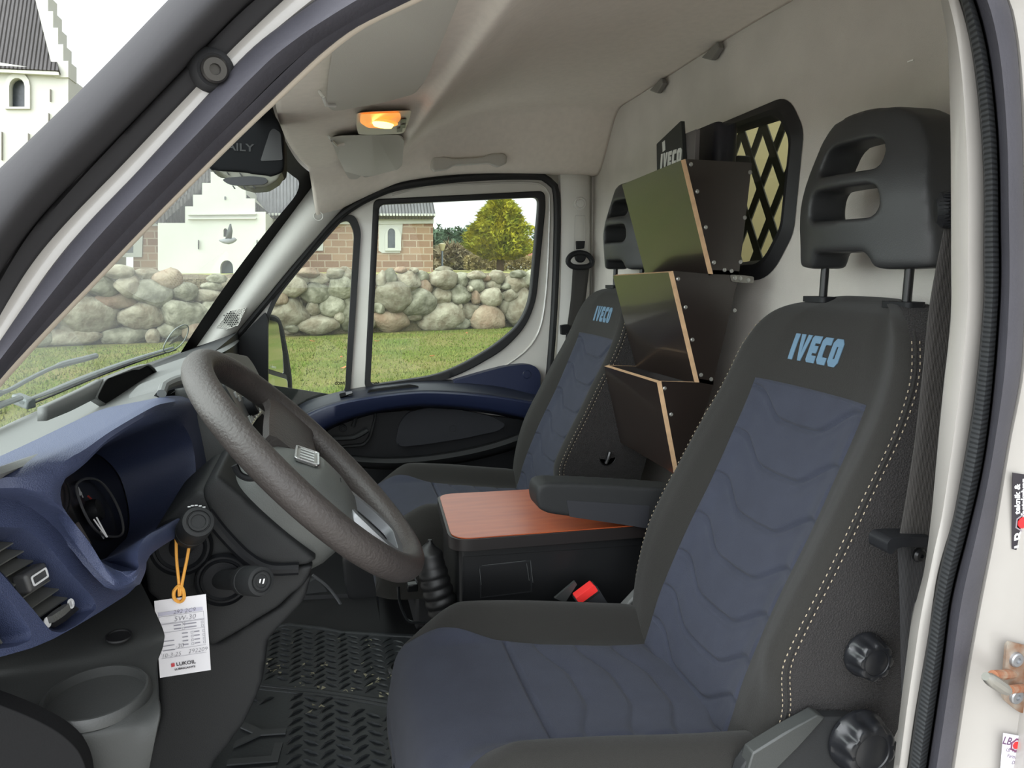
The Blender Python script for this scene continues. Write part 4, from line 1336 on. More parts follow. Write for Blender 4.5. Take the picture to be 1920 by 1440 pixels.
driver_seat = build_seat('seat', "driver's seat in black and quilted blue cloth beside the open doorway", Vector((.39, SY, FZ)))
# lettering on the backrest
THREAD = mat('pale_blue_embroidery', (92, 120, 142), .8, bump=.3, bscale=800)
def stroke_letters(word, H, W, th, gap):
    """heavy condensed capitals from thick strokes: polygons in letter space"""
    polys = []; x = 0
    for ch in word:
        if ch == 'I':
            polys.append([(x, 0), (x + th, 0), (x + th, H), (x, H)]); x += th + gap
        elif ch == 'V':
            polys.append([(x, H), (x + W * .36, 0), (x + W * .66, 0), (x + W * 1.02, H), (x + W * 1.02 - th * .92, H), (x + W * .51, H * .28), (x + th * .92, H)]); x += W * 1.02 + gap * .7
        elif ch == 'E':
            b = th * .82
            polys.append([(x, H * .1), (x + W * .12, 0), (x + W * .86, 0), (x + W * .86, b), (x + th, b), (x + th, H / 2 - b / 2), (x + W * .78, H / 2 - b / 2), (x + W * .78, H / 2 + b / 2), (x + th, H / 2 + b / 2),
                          (x + th, H - b), (x + W * .86, H - b), (x + W * .86, H), (x + W * .12, H), (x, H * .9)]); x += W * .86 + gap
        elif ch == 'C':
            b = th * .82
            polys.append([(x, H * .14), (x + W * .2, 0), (x + W * .9, 0), (x + W * .9, b), (x + th + W * .06, b), (x + th, b + H * .06), (x + th, H - b - H * .06), (x + th + W * .06, H - b), (x + W * .9, H - b), (x + W * .9, H), (x + W * .2, H), (x, H * .86)])
            x += W * .9 + gap
        elif ch == 'O':
            polys.append(([(x, H * .16), (x + W * .22, 0), (x + W * .78, 0), (x + W, H * .16), (x + W, H * .84), (x + W * .78, H), (x + W * .22, H), (x, H * .84)],
                          [(x + th, H * .24), (x + W * .4, th * .85), (x + W * .6, th * .85), (x + W - th, H * .24), (x + W - th, H * .76), (x + W * .6, H - th * .85), (x + W * .4, H - th * .85), (x + th, H * .76)])); x += W + gap
    return polys, x - gap


def lettering(word, height, width, fn, thick, mb, slant=0.12, subdiv=3):
    """fn(a, b) maps the plane of the word (centred, metres) to the surface"""
    polys, tot = stroke_letters(word, 1.0, .80, .33, .13)
    for p in polys:
        o, hs = (p, []) if not isinstance(p, tuple) else (p[0], [p[1]])
        def dens(L):
            r_ = []
            for i, a in enumerate(L):
                b = L[(i + 1) % len(L)]
                for k in range(subdiv): r_.append((lerp(a[0], b[0], k / subdiv), lerp(a[1], b[1], k / subdiv)))
            return r_
        o = dens(o); hs = [dens(h) for h in hs]
        t2 = MB(); t2.prism([Vector((a, b, 0)) for a, b in o], (0, 0, .01), [[Vector((a, b, 0)) for a, b in h] for h in hs])
        V = []
        for v in t2.V:
            a = ((v[0] + slant * (v[1] - .5)) / tot - .5) * width; b = (v[1] - .5) * height
            q = fn(a, b)
            V.append(q[0] + q[1] * (thick if v[2] > .005 else 0))
        mb.add(V, t2.F)
    return mb


def seat_word(a, b):
    z = .824 + b; y = .012 - a          # reads from the front of the cab
    p = back_pt(y / sinterp(WH, z), z)
    return p + Vector((-.0006, 0, 0)), Vector((-1, 0, 0))
mb = lettering('IVECO', .041, .118, seat_word, .0012, MB())
mb.build('embroidered_name', THREAD, driver_seat, smooth=0)

# passenger's seat: the same seat, copied part by part
def copy_tree(o, parent=None):
    c = o.copy(); COL.objects.link(c)
    if parent is not None:
        c.parent = parent
        c.matrix_parent_inverse = o.matrix_parent_inverse.copy()
    for ch in list(o.children):
        copy_tree(ch, c)
    return c
passenger_seat = copy_tree(driver_seat)
passenger_seat.name = 'seat.001'
passenger_seat.location = Vector((.39, SY, FZ)) + Vector((.022, .972, -.004))
tag(passenger_seat, "passenger's seat in black and quilted blue cloth beyond the centre console")

# what only the driver's seat shows: recliner covers, knobs, armrest
SIDE_Y = -.272
k1 = knob(driver_seat, 'lumbar_knob', P(1620, 1226, y=-.268), .0275, .024, .3)
pl = [(1380, 1480), (1392, 1440), (1412, 1412), (1470, 1376), (1520, 1350), (1548, 1346), (1600, 1346), (1660, 1370), (1690, 1400), (1700, 1500)]
mb = MB(); mb.prism(px(pl, SIDE_Y), (0, .02, 0)); rp = mb.build('recliner_cover', DARK_PL, driver_seat, bevel=.003)
pl2 = [(1392, 1500), (1400, 1452), (1412, 1412), (1470, 1376), (1534, 1341), (1548, 1346), (1500, 1400), (1440, 1460), (1425, 1500)]
mb = MB(); mb.prism(px(pl2, SIDE_Y - .006), (0, .02, 0)); mb.build('recliner_edge', mat('recliner_grey', (54, 56, 55), .5, bump=.1, bscale=700), rp, bevel=.002)
knob(rp, 'recliner_knob', P(1606, 1386, y=-.275), .0385, .030, .1)
mb = MB(); mb.prism(px([(1168, 1142), (1196, 1112), (1222, 1082), (1236, 1094), (1238, 1130), (1226, 1152), (1205, 1156), (1188, 1148)], .215), (0, .022, 0))
mb.build('inner_recliner_cover', GREY_PL, driver_seat, bevel=.004)
# armrest on the inner side
AY = .285
ao = [(1006, 930), (1010, 912), (1024, 906), (1080, 907), (1150, 910), (1240, 916), (1290, 920), (1290, 1010), (1240, 1000), (1200, 990), (1150, 982), (1090, 972), (1030, 964), (1010, 955)]
mb = MB(); mb.prism(fillet(px(ao, AY), .008), (0, .062, 0))
ar = mb.build('armrest', DARK_PL, driver_seat, smooth=0)
melted(ar, .0035, 9, .5)
mb = MB(); mb.prism(fillet([P(u, v, y=AY - .0015) for u, v in [(1062, 938), (1218, 948), (1214, 991), (1150, 981), (1068, 969)]], .003), (0, .004, 0)); mb.build('armrest_panel', mat('armrest_side', (36, 37, 42), .6), ar, bevel=.001)
# what only the passenger's seat shows: the tilt lever hole and grey hinge
mb = MB(); c = P(1139, 856, y=.972 + SY - .243)
mb.lathe([(.020, .0), (.022, .002), (.024, 0)], c + Vector((0, .0, 0)), (0, -1, 0), 24); mb.lathe([(.0205, .0012), (.001, .0012)], c, (0, -1, 0), 24)
lv = mb.build('lever_well', mat('well_black', (12, 12, 13), .5), passenger_seat)
mb = MB(); mb.tube([c + Vector((.004, -.004, .012)), c + Vector((0, -.006, 0)), c + Vector((-.006, -.005, -.016))], .005, 8); mb.build('tilt_lever', mat('lever_black', (20, 20, 22), .25), lv)
mb = MB(); mb.prism(px([(985, 890), (1010, 868), (1022, 862), (1024, 884), (1012, 896)], 1.14), (0, .02, 0)); mb.build('hinge_cover', GREY_PL, passenger_seat, bevel=.003)
# ================================================================ dashboard
dash = thing('dashboard', 'dashboard with pale grey top and blue instrument cowl under the windscreen', 'dashboard', (-.3, .5, FZ))
# body under the top
mb = MB()
prof = [(-.24, .755), (-.245, .62), (-.22, .50), (-.25, .36), (-.34, .22), (-.55, .20), (-.6, .60), (-.52, .66)]
mb.prism([Vector((a, .30, b)) for a, b in prof], (0, 1.12, 0))
prof2 = [(-.34, .72), (-.34, .55), (-.27, .48), (-.26, .36), (-.34, .22), (-.55, .20), (-.56, .60), (-.50, .66)]
mb.prism([Vector((a, -.40, b)) for a, b in prof2], (0, .70, 0))
mb.build('dash_body', BLACK_PL, dash, smooth=40)
# pale top
rear = [(-.238, -.46, .812), (-.230, -.3, .795), (-.222, -.1, .781), (-.218, .1, .773), (-.212, .3, .770), (-.215, .5, .770), (-.22, .7, .766), (-.225, 1.0, .752), (-.24, 1.42, .735)]
front = [(-.43, -.46, .665), (-.49, -.3, .662), (-.545, -.1, .660), (-.57, .1, .658), (-.58, .3, .656), (-.58, .5, .656), (-.57, .7, .657), (-.53, 1.0, .660), (-.42, 1.42, .662)]
n = 60
R0, R1 = spline(rear, n), spline(front, n)
rows = []
for t, dz, dx in ((-.05, -.013, -.004), (-.012, -.008, .002), (0, -.006, .003), (.03, .0, 0), (.12, .004, 0), (.3, .006, 0), (.6, .004, 0), (1.0, 0, 0)):
    rows.append([a.lerp(b, max(t, 0)) + Vector((dx, 0, dz)) for a, b in zip(R0, R1)])
cols = [spline([r[k] for r in rows], 30) for k in range(n)]
mb = MB(); mb.grid([[cols[k][i] for k in range(n)] for i in range(30)])
mb.build('dash_top', DASH_GREY, dash, smooth=60, solid=.003)
# tray with raised rim on the top; dark plate imitates its shaded hollow
TX = -.33
tro = fillet(px2 := [P(u, v, x=TX) for u, v in [(163, 748), (181, 712), (240, 689), (268, 682), (280, 692), (292, 716), (300, 750), (230, 790)]], [.01, .02, .03, .02, .02, .01, .01, .01])
mb = MB(); mb.prism(tro, (.012, 0, 0), [shrink(tro, .006)]); mb.build('tray_rim', DASH_GREY, dash, bevel=.002)
mb = MB(); mb.prism([p + Vector((.004, 0, 0)) for p in shrink(tro, .004)], (.003, 0, 0)); mb.build('tray_shade', mat('tray_dark', (10, 10, 12), .9, spec=.1), dash, smooth=0)
mb = MB(); mb.grid([spline([P(u, v, x=TX) for u, v in L], 20) for L in ([(70, 764), (120, 741), (150, 727), (181, 711)], [(70, 790), (115, 772), (140, 760), (164, 748)])]); mb.build('tray_flank', DASH_GREY, dash, solid=.01)
mb = MB(); mb.grid([spline([P(u, v, x=-.36) for u, v in L], 20) for L in ([(283, 707), (320, 692), (360, 676), (400, 660)], [(292, 730), (330, 716), (370, 700), (410, 690)])]); mb.build('rear_ledge', DASH_GREY, dash, solid=.01)
# small second visor beside the cowl
mb = MB(); mb.tube(spline([P(u, v, x=-.2) for u, v in [(303, 738), (306, 727), (325, 718), (348, 713), (380, 706)]], 20), [.006 + .004 * math.sin(PI * k / 19) for k in range(20)], 10); mb.build('switch_visor', DASH_GREY, dash)
mb = MB(); mb.prism([P(u, v, x=-.215) for u, v in [(303, 742), (312, 730), (345, 718), (400, 710), (400, 780), (340, 752)]], (-.01, 0, 0)); mb.build('switch_recess', mat('tray_dark', (20, 20, 24)), dash, smooth=0)

# blue cowl round the instruments
inner = [(102, 940), (114, 902), (147, 880), (187, 840), (233, 810), (260, 797), (283, 795), (310, 788), (333, 788), (350, 807), (362, 837), (367, 880), (365, 925), (352, 957), (312, 985), (278, 1003), (261, 1026), (257, 1050), (262, 1072), (246, 1093), (214, 1098), (178, 1066), (136, 1012), (112, 975)]
inx = [-.222, -.215, -.208, -.203, -.2, -.198, -.197, -.194, -.192, -.188, -.184, -.18, -.176, -.172, -.168, -.166, -.165, -.166, -.170, -.176, -.185, -.2, -.212, -.220]
outer = [(36, 938), (0, 912), (30, 882), (70, 862), (150, 822), (210, 790), (250, 768), (283, 751), (312, 743), (338, 744), (362, 760), (388, 800), (405, 870), (402, 945), (360, 990), (318, 1015), (285, 1038), (272, 1058), (270, 1082), (258, 1098), (217, 1106), (176, 1070), (140, 1026), (92, 982)]
otx = [-.245, -.238, -.232, -.226, -.218, -.212, -.208, -.205, -.202, -.198, -.194, -.188, -.18, -.172, -.168, -.166, -.165, -.168, -.172, -.178, -.19, -.205, -.22, -.235]
IN = [P(u, v, x=x) for (u, v), x in zip(inner, inx)]
OU = [P(u, v, x=x) for (u, v), x in zip(outer, otx)]
IN, OU = spline(IN, 120, True), spline(OU, 120, True)
cI = sum(IN, Vector()) / 120
GP0, GN = Vector((-.268, 0, .648)), Vector((1, 0, .32)).normalized()
gl_ = [(96, 945), (106, 898), (140, 868), (175, 850), (205, 868), (225, 895), (238, 935), (243, 975), (238, 1005), (225, 1020), (195, 1050), (185, 1062), (160, 1052), (130, 1010)]
GB = spline([P(u, v, plane=(GP0, GN)) for u, v in gl_], 120, True)
# match the start of the three loops
def align(L, ref):
    off = sum(ref, Vector()) / len(ref) - sum(L, Vector()) / len(L)
    k = min(range(len(L)), key=lambda i: sum((L[(i + j) % len(L)] + off - ref[j]).length_squared for j in range(0, len(L), 5)))
    return L[k:] + L[:k]
OU = align(OU, IN); GB = align(GB, IN)
rows = []
for t, bulge in ((0, 0), (.15, .008), (.45, .014), (.75, .012), (.93, .006), (1.0, 0.0)):
    rows.append([a.lerp(b, t) + Vector((bulge, 0, bulge * .5)) * lerp(.25, 1, sstep(.70, .76, a.z)) for a, b in zip(OU, IN)])
for t in (.06, .2, .45, .7, .9, 1.0):
    rows.append([a.lerp(b, t) for a, b in zip(IN, GB)])
mb = MB(); mb.grid([[p + (Vector((-.06, 0, -.01)) if not (p.z < .74 and p.y < -.02) else Vector((-.004, 0, 0))) for p in OU]] + rows, closed=True)
mb.build('instrument_cowl', DASH_BLUE, dash, smooth=50)
# instrument panel
def gp(u, v, off=0.0): return P(u, v, plane=(GP0 + GN * off, GN))
PANEL = mat('instrument_black', (16, 17, 20), .3, coat=.3)
mb = MB(); mb.prism([p - GN * .001 for p in GB], -GN * .004); ic = mb.build('instrument_panel', PANEL, dash, smooth=0)
def loop_on(pix, off=.001): return spline([gp(u, v, off) for u, v in pix], 60, True)
dial = [(143, 918), (150, 902), (168, 897), (188, 903), (207, 925), (224, 958), (231, 990), (226, 1004), (206, 1006), (182, 996), (160, 965)]
mb = MB(); mb.tube(loop_on(dial, .004), .0016, 6, closed=True); dl = mb.build('rev_counter', mat('dial_ring', (96, 96, 98), .35), ic)
mb = MB(); mb.tube(loop_on([(100, 945), (104, 920), (113, 905), (122, 903), (129, 915), (131, 935), (127, 955), (118, 962)], .002), .001, 6, closed=True); mb.build('speedometer', DARK_PL, ic)
mb = MB(); mb.lathe([(.001, .012), (.012, .011), (.014, .006), (.014, 0)], gp(170, 960, .003), GN, 24); hb_ = mb.build('needle_hub', BLACK_PL, dl)
mb = MB()
for (u0, v0), (u1, v1) in (((181, 970), (201, 1007)), ((176, 974), (200, 1007))):
    mb.tube([gp(u0, v0, .012), gp(u1, v1, .012)], .0009, 6)
mb.build('needle', mat('needle_white', (230, 230, 230), .5, emit=(230, 230, 230), estr=.15), dl)
mb = MB(); mb.tube([gp(105, 953, .006), gp(112, 966, .006)], .0014, 6); mb.build('speed_needle', mat('needle_white', (230, 230, 230)), ic)
mb = MB(); mb.tube([gp(165, 930, .003), gp(173, 938, .003), gp(182, 950, .003), gp(178, 953, .003)], .0012, 6); mb.build('red_zone', mat('red_print', (170, 60, 54), .5), dl)
gax = (gp(181, 970) - gp(143, 918)).normalized()
gfr = lambda u, v: Fr(gp(u, v, .003), Vector((0, 1, 0)), Vector((-.32, 0, 1)), GN)
wm = MB()
wm.add(*text_mesh('4', .018, gfr(151, 925), .0006)); wm.add(*text_mesh('0', .014, gfr(192, 1004), .0005))
wm.build('dial_numeral', mat('dial_white', (205, 205, 205), .5), dl, smooth=0, weld=False)
mb = MB(); mb.prism([gp(u, v, .002) for u, v in [(126, 990), (146, 979), (170, 1020), (153, 1032)]], GN * .001); mb.build('display', mat('grey_lcd', (98, 90, 88), .35), ic, smooth=0)

# blue fascia with two air vents at the door end
VP0, VN = Vector((-.222, -.30, .69)), Vector((1, -.22, .22)).normalized()
def vp(u, v, off=0.0): return P(u, v, plane=(VP0 + VN * off, VN))
V1o = fillet([vp(*q) for q in [(-60, 990), (0, 988), (45, 990), (90, 1025), (140, 1083), (176, 1122), (182, 1140), (150, 1168), (118, 1186), (96, 1184), (60, 1140), (0, 1072), (-60, 1020)]], .006)
V2o = fillet([vp(*q) for q in [(-60, 1060), (-20, 1090), (0, 1106), (30, 1140), (60, 1185), (58, 1200), (30, 1212), (-60, 1225)]], .006)
fas = [(-80, 985), (-60, 925), (0, 940), (60, 975), (120, 1030), (170, 1075), (215, 1105), (256, 1098), (262, 1085), (258, 1105), (215, 1130), (160, 1160), (110, 1195), (60, 1213), (0, 1232), (-80, 1250)]
fas = [(-90, 915), (-40, 900), (0, 893), (40, 930), (90, 950), (122, 972), (152, 1015), (187, 1064), (218, 1098), (246, 1096), (262, 1082), (262, 1092), (240, 1114), (190, 1146), (140, 1176), (100, 1198), (60, 1215), (0, 1232), (-90, 1250)]
mb = MB(); mb.prism(fillet([vp(*q) for q in fas], .006), VN * -.03, [V1o, V2o]); fa = mb.build('vent_fascia', DASH_BLUE, dash, bevel=.003)
def vent(pix_i, V_o, nm, vanes, ang, cen):
    n = 60
    A = spline(V_o, n, True)
    B = align(spline([vp(u, v, -.022) for u, v in pix_i], n, True), A)
    m0 = MB(); m0.grid([A, [a.lerp(b, .08) - VN * .001 for a, b in zip(A, B)], B, [p - VN * .01 for p in B]], closed=True)
    v_ = m0.build(nm, DASH_BLUE, fa, smooth=50)
    m1 = MB(); m1.prism([p - VN * .012 for p in B], VN * -.002); m1.build('vent_back', mat('vent_dark', (12, 12, 14), .6), v_, smooth=0)
    m2 = MB()
    for (p0, p1) in vanes:
        a, b = vp(*p0, -.020), vp(*p1, -.020)
        t = (b - a).normalized(); s_ = VN.cross(t)
        m2.quad(a, b, b - VN * .012 + s_ * .006, a - VN * .012 + s_ * .006)
    m2.build('vane', mat('vent_vane', (92, 92, 88), .45), v_, smooth=0, solid=.0016, weld=False)
    return v_
v1 = vent([(-60, 1012), (0, 1011), (25, 1013), (60, 1042), (105, 1090), (143, 1130), (149, 1142), (125, 1166), (105, 1177), (86, 1176), (40, 1118), (0, 1070), (-60, 1040)], V1o, 'air_vent',
          [((-30, 1050), (26, 1016)), ((-20, 1070), (48, 1030)), ((2, 1085), (68, 1047)), ((18, 1105), (88, 1062)), ((35, 1125), (104, 1080)), ((50, 1145), (120, 1097)), ((64, 1163), (132, 1116))], 0, 0)
mb = MB(); a = vp(58, 1085, -.016); t = (vp(74, 1075) - vp(44, 1095)).normalized(); s_ = VN.cross(t)
mb.box(a, (.03, .017, .014), t, s_, VN); vt = mb.build('vent_slider', mat('slider_grey', (70, 70, 70), .4), v1, bevel=.003)
mb = MB(); mb.prism([a + t * x + s_ * y + VN * .0075 for x, y in rrect(.022, .009, .002)], VN * .0008, [[a + t * x + s_ * y + VN * .0075 for x, y in rrect(.019, .006, .001)]]); mb.build('slider_mark', mat('mark_white', (220, 220, 220), .5), vt, smooth=0)
mb = MB(); mb.prism([vp(u, v, -.012) for u, v in [(74, 1172), (130, 1130), (146, 1142), (120, 1166), (100, 1178), (84, 1176)]], VN * .002); vd = mb.build('shutter_plate', mat('vent_plate', (30, 30, 31), .4), v1, bevel=.001)
mb = MB()
a, b = vp(94, 1162, -.006), vp(126, 1138, -.006)
for k in range(15):
    mb.box(a.lerp(b, (k + .5) / 15), (.0014, .006, .005 + .003 * math.sin(PI * k / 14)), t, s_, VN)
mb.build('shutter_wheel', mat('wheel_grip', (88, 88, 86), .5), vd, smooth=0)
mb = MB(); mb.lathe([(.001, .001), (.0045, .001), (.0045, 0)], vp(88, 1167, -.009), VN, 16); mb.build('open_mark', mat('mark_white', (220, 220, 220)), vd)
mb = MB(); mb.lathe([(.0028, 0), (.0028, .001), (.0045, .001), (.0045, 0)], vp(132, 1132, -.009), VN, 16); mb.build('closed_mark', mat('mark_white', (220, 220, 220)), vd)
vent([(-60, 1085), (0, 1126), (20, 1148), (44, 1185), (40, 1195), (20, 1203), (-60, 1215)], V2o, 'side_vent', [((-40, 1110), (22, 1200)), ((-20, 1108), (38, 1192)), ((-60, 1120), (2, 1208))], 0, 0)

# grey lower console with cup holder
CUPC = P(181, 1304, z=.582); CUPR = .0395; CUPA = Vector((0, -.06, 1)).normalized()
g0 = [(-90, 1262), (0, 1222), (60, 1206), (110, 1186), (165, 1150), (215, 1118), (250, 1098)]
r_rows = [
    [P(u, v, z=.606) for u, v in [(-90, 1190), (0, 1180), (60, 1165), (110, 1145), (165, 1110), (215, 1080), (250, 1066)]],
    [P(u, v, z=.599) for u, v in [(-90, 1252), (0, 1230), (60, 1212), (110, 1192), (165, 1156), (225, 1120), (268, 1100)]],
    [P(u, v, z=.593) for u, v in [(-90, 1275), (0, 1254), (60, 1242), (120, 1230), (180, 1215), (250, 1190), (304, 1176)]],
    [P(u, v, z=.586) for u, v in [(-90, 1290), (0, 1275), (60, 1268), (120, 1258), (185, 1248), (250, 1230), (307, 1205)]],
    [P(u, v, z=.581) for u, v in [(-90, 1330), (0, 1318), (60, 1308), (120, 1300), (190, 1290), (250, 1272), (294, 1246)]],
    [P(u, v, z=.576) for u, v in [(-90, 1385), (0, 1375), (60, 1372), (120, 1366), (190, 1356), (252, 1340), (296, 1300)]],
    [P(u, v, y=-.387) for u, v in [(-90, 1440), (0, 1435), (60, 1430), (120, 1424), (190, 1412), (258, 1392), (297, 1350)]],
    [P(u, v, y=-.380) for u, v in [(-90, 1640), (0, 1640), (60, 1630), (120, 1610), (190, 1590), (240, 1560), (268, 1500)]],
]
G = patch(r_rows, 150, 190)
# the deck is cut open over the cup well
mb = MB(); mb.grid(G)
def incup(f):
    c = sum((Vector(mb.V[i]) for i in f), Vector()) / len(f)
    d = c - CUPC; h = d.dot(CUPA)
    return (d - CUPA * h).length < CUPR * 1.03 and abs(h) < .014
CONS = mat('console_charcoal', (50, 51, 50), .65, spec=.25, bump=.12, bscale=700)
keep = [i for i, f in enumerate(mb.F) if not incup(f)]
mb.F = [mb.F[i] for i in keep]; mb.M = [0] * len(mb.F)
lc = mb.build('lower_console', CONS, dash, smooth=60, solid=.002)
mb = MB(); mb.lathe([(CUPR * 1.12, -.006), (CUPR * 1.09, .001), (CUPR * 1.04, .003), (CUPR * .99, .003), (CUPR * .97, -.01), (CUPR * .93, -.07), (.001, -.072)], CUPC + Vector((0, 0, .001)), CUPA, 48)
mb.build('cup_holder', mat('cup_charcoal', (50, 51, 50), .55, bump=.12, bscale=700), lc)
mb = MB(); c = P(222, 1199, z=.595); mb.lathe([(.012, 0), (.0115, .0015), (.010, .0015), (.0095, -.003), (.001, -.003)], c + Vector((.001, -.002, .004)), (.05, -.1, 1), 24); mb.build('deck_hole', mat('hole_black', (8, 8, 9), .6), lc)
mb = MB(); mb.prism(fillet(px([(-90, 1292), (0, 1322), (60, 1346), (112, 1374), (146, 1405), (162, 1440), (172, 1540), (-90, 1540)], -.404), .02), (0, .018, 0)); mb.build('side_panel', mat('side_panel_black', (20, 20, 21), .85, spec=.15, bump=.15, bscale=700), dash, bevel=.007, seg=3)

# centre stack with the radio
RP0, RN = Vector((-.092, .75, .59)), Vector((1, 0, .37)).normalized()
def rp_(u, v, off=0.0): return P(u, v, plane=(RP0 + RN * off, RN))
st = [(385, 690), (398, 668), (430, 661), (465, 668), (480, 690), (500, 735), (520, 772), (535, 805), (550, 850), (540, 900), (480, 890), (420, 760)]
mb = MB(); mb.prism(fillet([rp_(*q) for q in st], .03), -RN * .12); cs = mb.build('centre_stack', DASH_GREY, dash, bevel=.004)
mb = MB(); mb.prism(fillet([rp_(*q, .001) for q in [(415, 720), (440, 712), (487, 762), (490, 775), (470, 795), (455, 790)]], .01), RN * .004); rd = mb.build('radio', mat('radio_grey', (92, 94, 94), .45), cs, bevel=.001)
mb = MB(); mb.lathe([(.019, 0), (.019, .014), (.016, .017), (.001, .017)], rp_(462, 763, .004), RN, 24); mb.build('radio_knob', BLACK_PL, rd)
ax1 = (rp_(487, 762) - rp_(470, 795)).normalized(); ax2 = RN.cross(ax1)
for k in range(6):
    mb = MB(); mb.box(rp_(487 - k * 3.6, 768 + k * 4.2 * .9, .006), (.010, .014, .004), ax1, ax2, RN); mb.build('radio_button', mat('button_pale', (150, 152, 150), .4), rd, bevel=.001)
for u, v in ((442, 740), (448, 747), (456, 742), (464, 752)):
    mb = MB(); mb.box(rp_(u, v, .006), (.012, .010, .004), ax1, ax2, RN); mb.build('radio_button', mat('button_pale', (150, 152, 150)), rd, bevel=.001)
mb = MB(); mb.tube([rp_(468, 798, .004), rp_(487, 771, .004)], .004, 8); mb.build('chrome_strip', CHROME, cs)
mb = MB(); mb.prism(fillet([rp_(*q, .001) for q in [(470, 803), (490, 775), (506, 800), (508, 820), (500, 840), (480, 830)]], .012), RN * .002); mb.build('cubby', mat('tray_dark', (20, 20, 24)), cs, smooth=0)
mb = MB(); mb.tube(spline([rp_(*q, .003) for q in [(496, 782), (507, 802), (510, 820), (503, 838), (494, 852)]], 16), .005, 8); mb.build('silver_trim', SATIN, cs)
mb = MB(); mb.tube([rp_(426, 736, .001), rp_(431, 731, .001)], .001, 6); mb.tube([rp_(436, 686, .001), rp_(444, 680, .001)], .001, 6); mb.build('panel_gap', INK, cs)
mb = MB(); mb.lathe([(.012, 0), (.012, .003), (.001, .003)], rp_(524, 808, .001), RN, 16); mb.build('blank_plug', mat('tray_dark', (20, 20, 24)), cs)

# ---------------------------------------------------------------- steering column
col = thing('steering_column', 'charcoal steering column shroud with two round-ended stalks below the wheel', 'steering column', (-.12, 0, .5))
CY_ = -.085
mb = MB(); mb.prism(px([(266, 1062), (274, 1022), (300, 978), (368, 918), (386, 915), (420, 985), (470, 1035), (530, 1066), (590, 1058), (576, 1092), (520, 1142), (430, 1197), (395, 1216), (330, 1152), (275, 1112)], CY_), (0, .19, 0))
sh = mb.build('lower_shroud', DARK_PL, col, smooth=0); melted(sh, .005, 10)
us = px([(376, 925), (384, 908), (440, 862), (480, 850), (560, 880), (640, 935), (700, 985), (704, 1010), (690, 1022), (640, 1046), (560, 1063), (505, 1065), (462, 1046), (420, 1006), (392, 965)], CY_ - .005)
_wn = Vector((.7266, 0, .687)); _wc = Vector((-.020, .005, .689))
def behind_hub(p):
    s_ = (p - _wc).dot(_wn)
    return p - _wn * max(0.0, s_ + .064)
us2 = []
for a_, b_ in zip(us, us[1:] + us[:1]):
    us2 += [behind_hub(a_.lerp(b_, k / 4)) for k in range(4)]
mb = MB(); mb.prism(us2, (0, .18, 0))
sh2 = mb.build('upper_shroud', DARK_PL, col, smooth=0); melted(sh2, .005, 10)
mb = MB(); mb.tube(spline(px([(388, 962), (418, 1000), (462, 1044), (505, 1066), (560, 1066)], CY_ - .006), 30), .008, 10); mb.build('shroud_joint', BLACK_PL, col)
mb = MB(); mb.prism(px([(300, 1118), (395, 1212), (520, 1140), (590, 1062), (572, 1130), (502, 1200), (492, 1285), (455, 1365), (398, 1440), (372, 1520), (240, 1520), (296, 1345), (290, 1245), (304, 1190)], -.06), (0, .34, 0))
kp = mb.build('knee_panel', DARK_PL, dash, smooth=0); melted(kp, .006, 10)
mb = MB(); mb.tube(spline(px([(440, 872), (450, 890), (470, 897), (492, 890), (500, 880)], CY_ - .03), 20), .004, 8)
mb.build('shroud_crease', BLACK_PL, sh2)


def stalk(nm, w, e, r0, r1, capm, parent, wellr):
    w, e = Vector(w), Vector(e)
    ax = (e - w).normalized(); L = (e - w).length
    m0 = MB(); m0.lathe([(r0 * .8, -.01), (r0 * .8, L * .35), (r0 * .9, L * .45), (r1 * .97, L * .55), (r1, L * .62), (r1, L * .66), (r1 * .96, L * .665), (r1 * .96, L * .68), (r1, L * .685), (r1, L * .95), (r1 * .93, L), (r1 * .72, L + .001), (r1 * .70, L - .001), (r1 * .62, L - .001), (r1 * .6, L + .001), (r1 * .45, L + .001), (r1 * .42, L - .0005), (.001, L - .0005)], w, ax, 36)
    s_ = m0.build(nm, DARK_PL, parent, smooth=40)
    m1 = MB(); m1.lathe([(wellr * .72, .003), (wellr * .80, .006), (wellr * .86, .003), (wellr * .94, .003), (wellr, .008), (wellr * 1.05, .0)], w, (0, -1, 0), 40); m1.build('stalk_well', BLACK_PL, parent)
    m2 = MB(); m2.lathe([(wellr * .74, .002), (.001, .002)], w, (0, -1, 0), 40); m2.build('well_boot', mat('boot_black', (14, 14, 15), .6), parent)
    return s_, e, ax
s1, e1_, ax1_ = stalk('light_stalk', P(340, 1024, y=CY_ - .006), P(372, 978, y=-.175), .017, .0175, None, col, .034)
mb = MB()
s2, e2_, ax2_ = stalk('wiper_stalk', P(418, 1086, y=CY_ - .006), P(490, 1090, y=-.165), .015, .0170, None, col, .031)
mb = MB()
f2 = Fr(e2_ + ax2_ * .0004, Vector((1, .2, 0)), Vector((0, .3, 1)), -ax2_)
for d in (-.002, .002):
    mb.box(e2_ + ax2_ * .0008 + Vector((d, 0, 0)), (.0013, .001, .006), Vector((1, .2, 0)).normalized(), ax2_, Vector((.3, 0, 1)).normalized())
mb.build('stalk_mark', mat('mark_white', (220, 220, 220)), s2, smooth=0)
mb = MB()
for k in range(5):
    a = lerp(-.9, .5, k / 4)
    mb.box(P(372 + 24 * math.sin(a * .9), 948 + 6 * a * a + 3 * a, y=-.158), (.003, .001, .0012))
mb.build('stalk_print', mat('mark_white', (220, 220, 220)), s1, smooth=0)

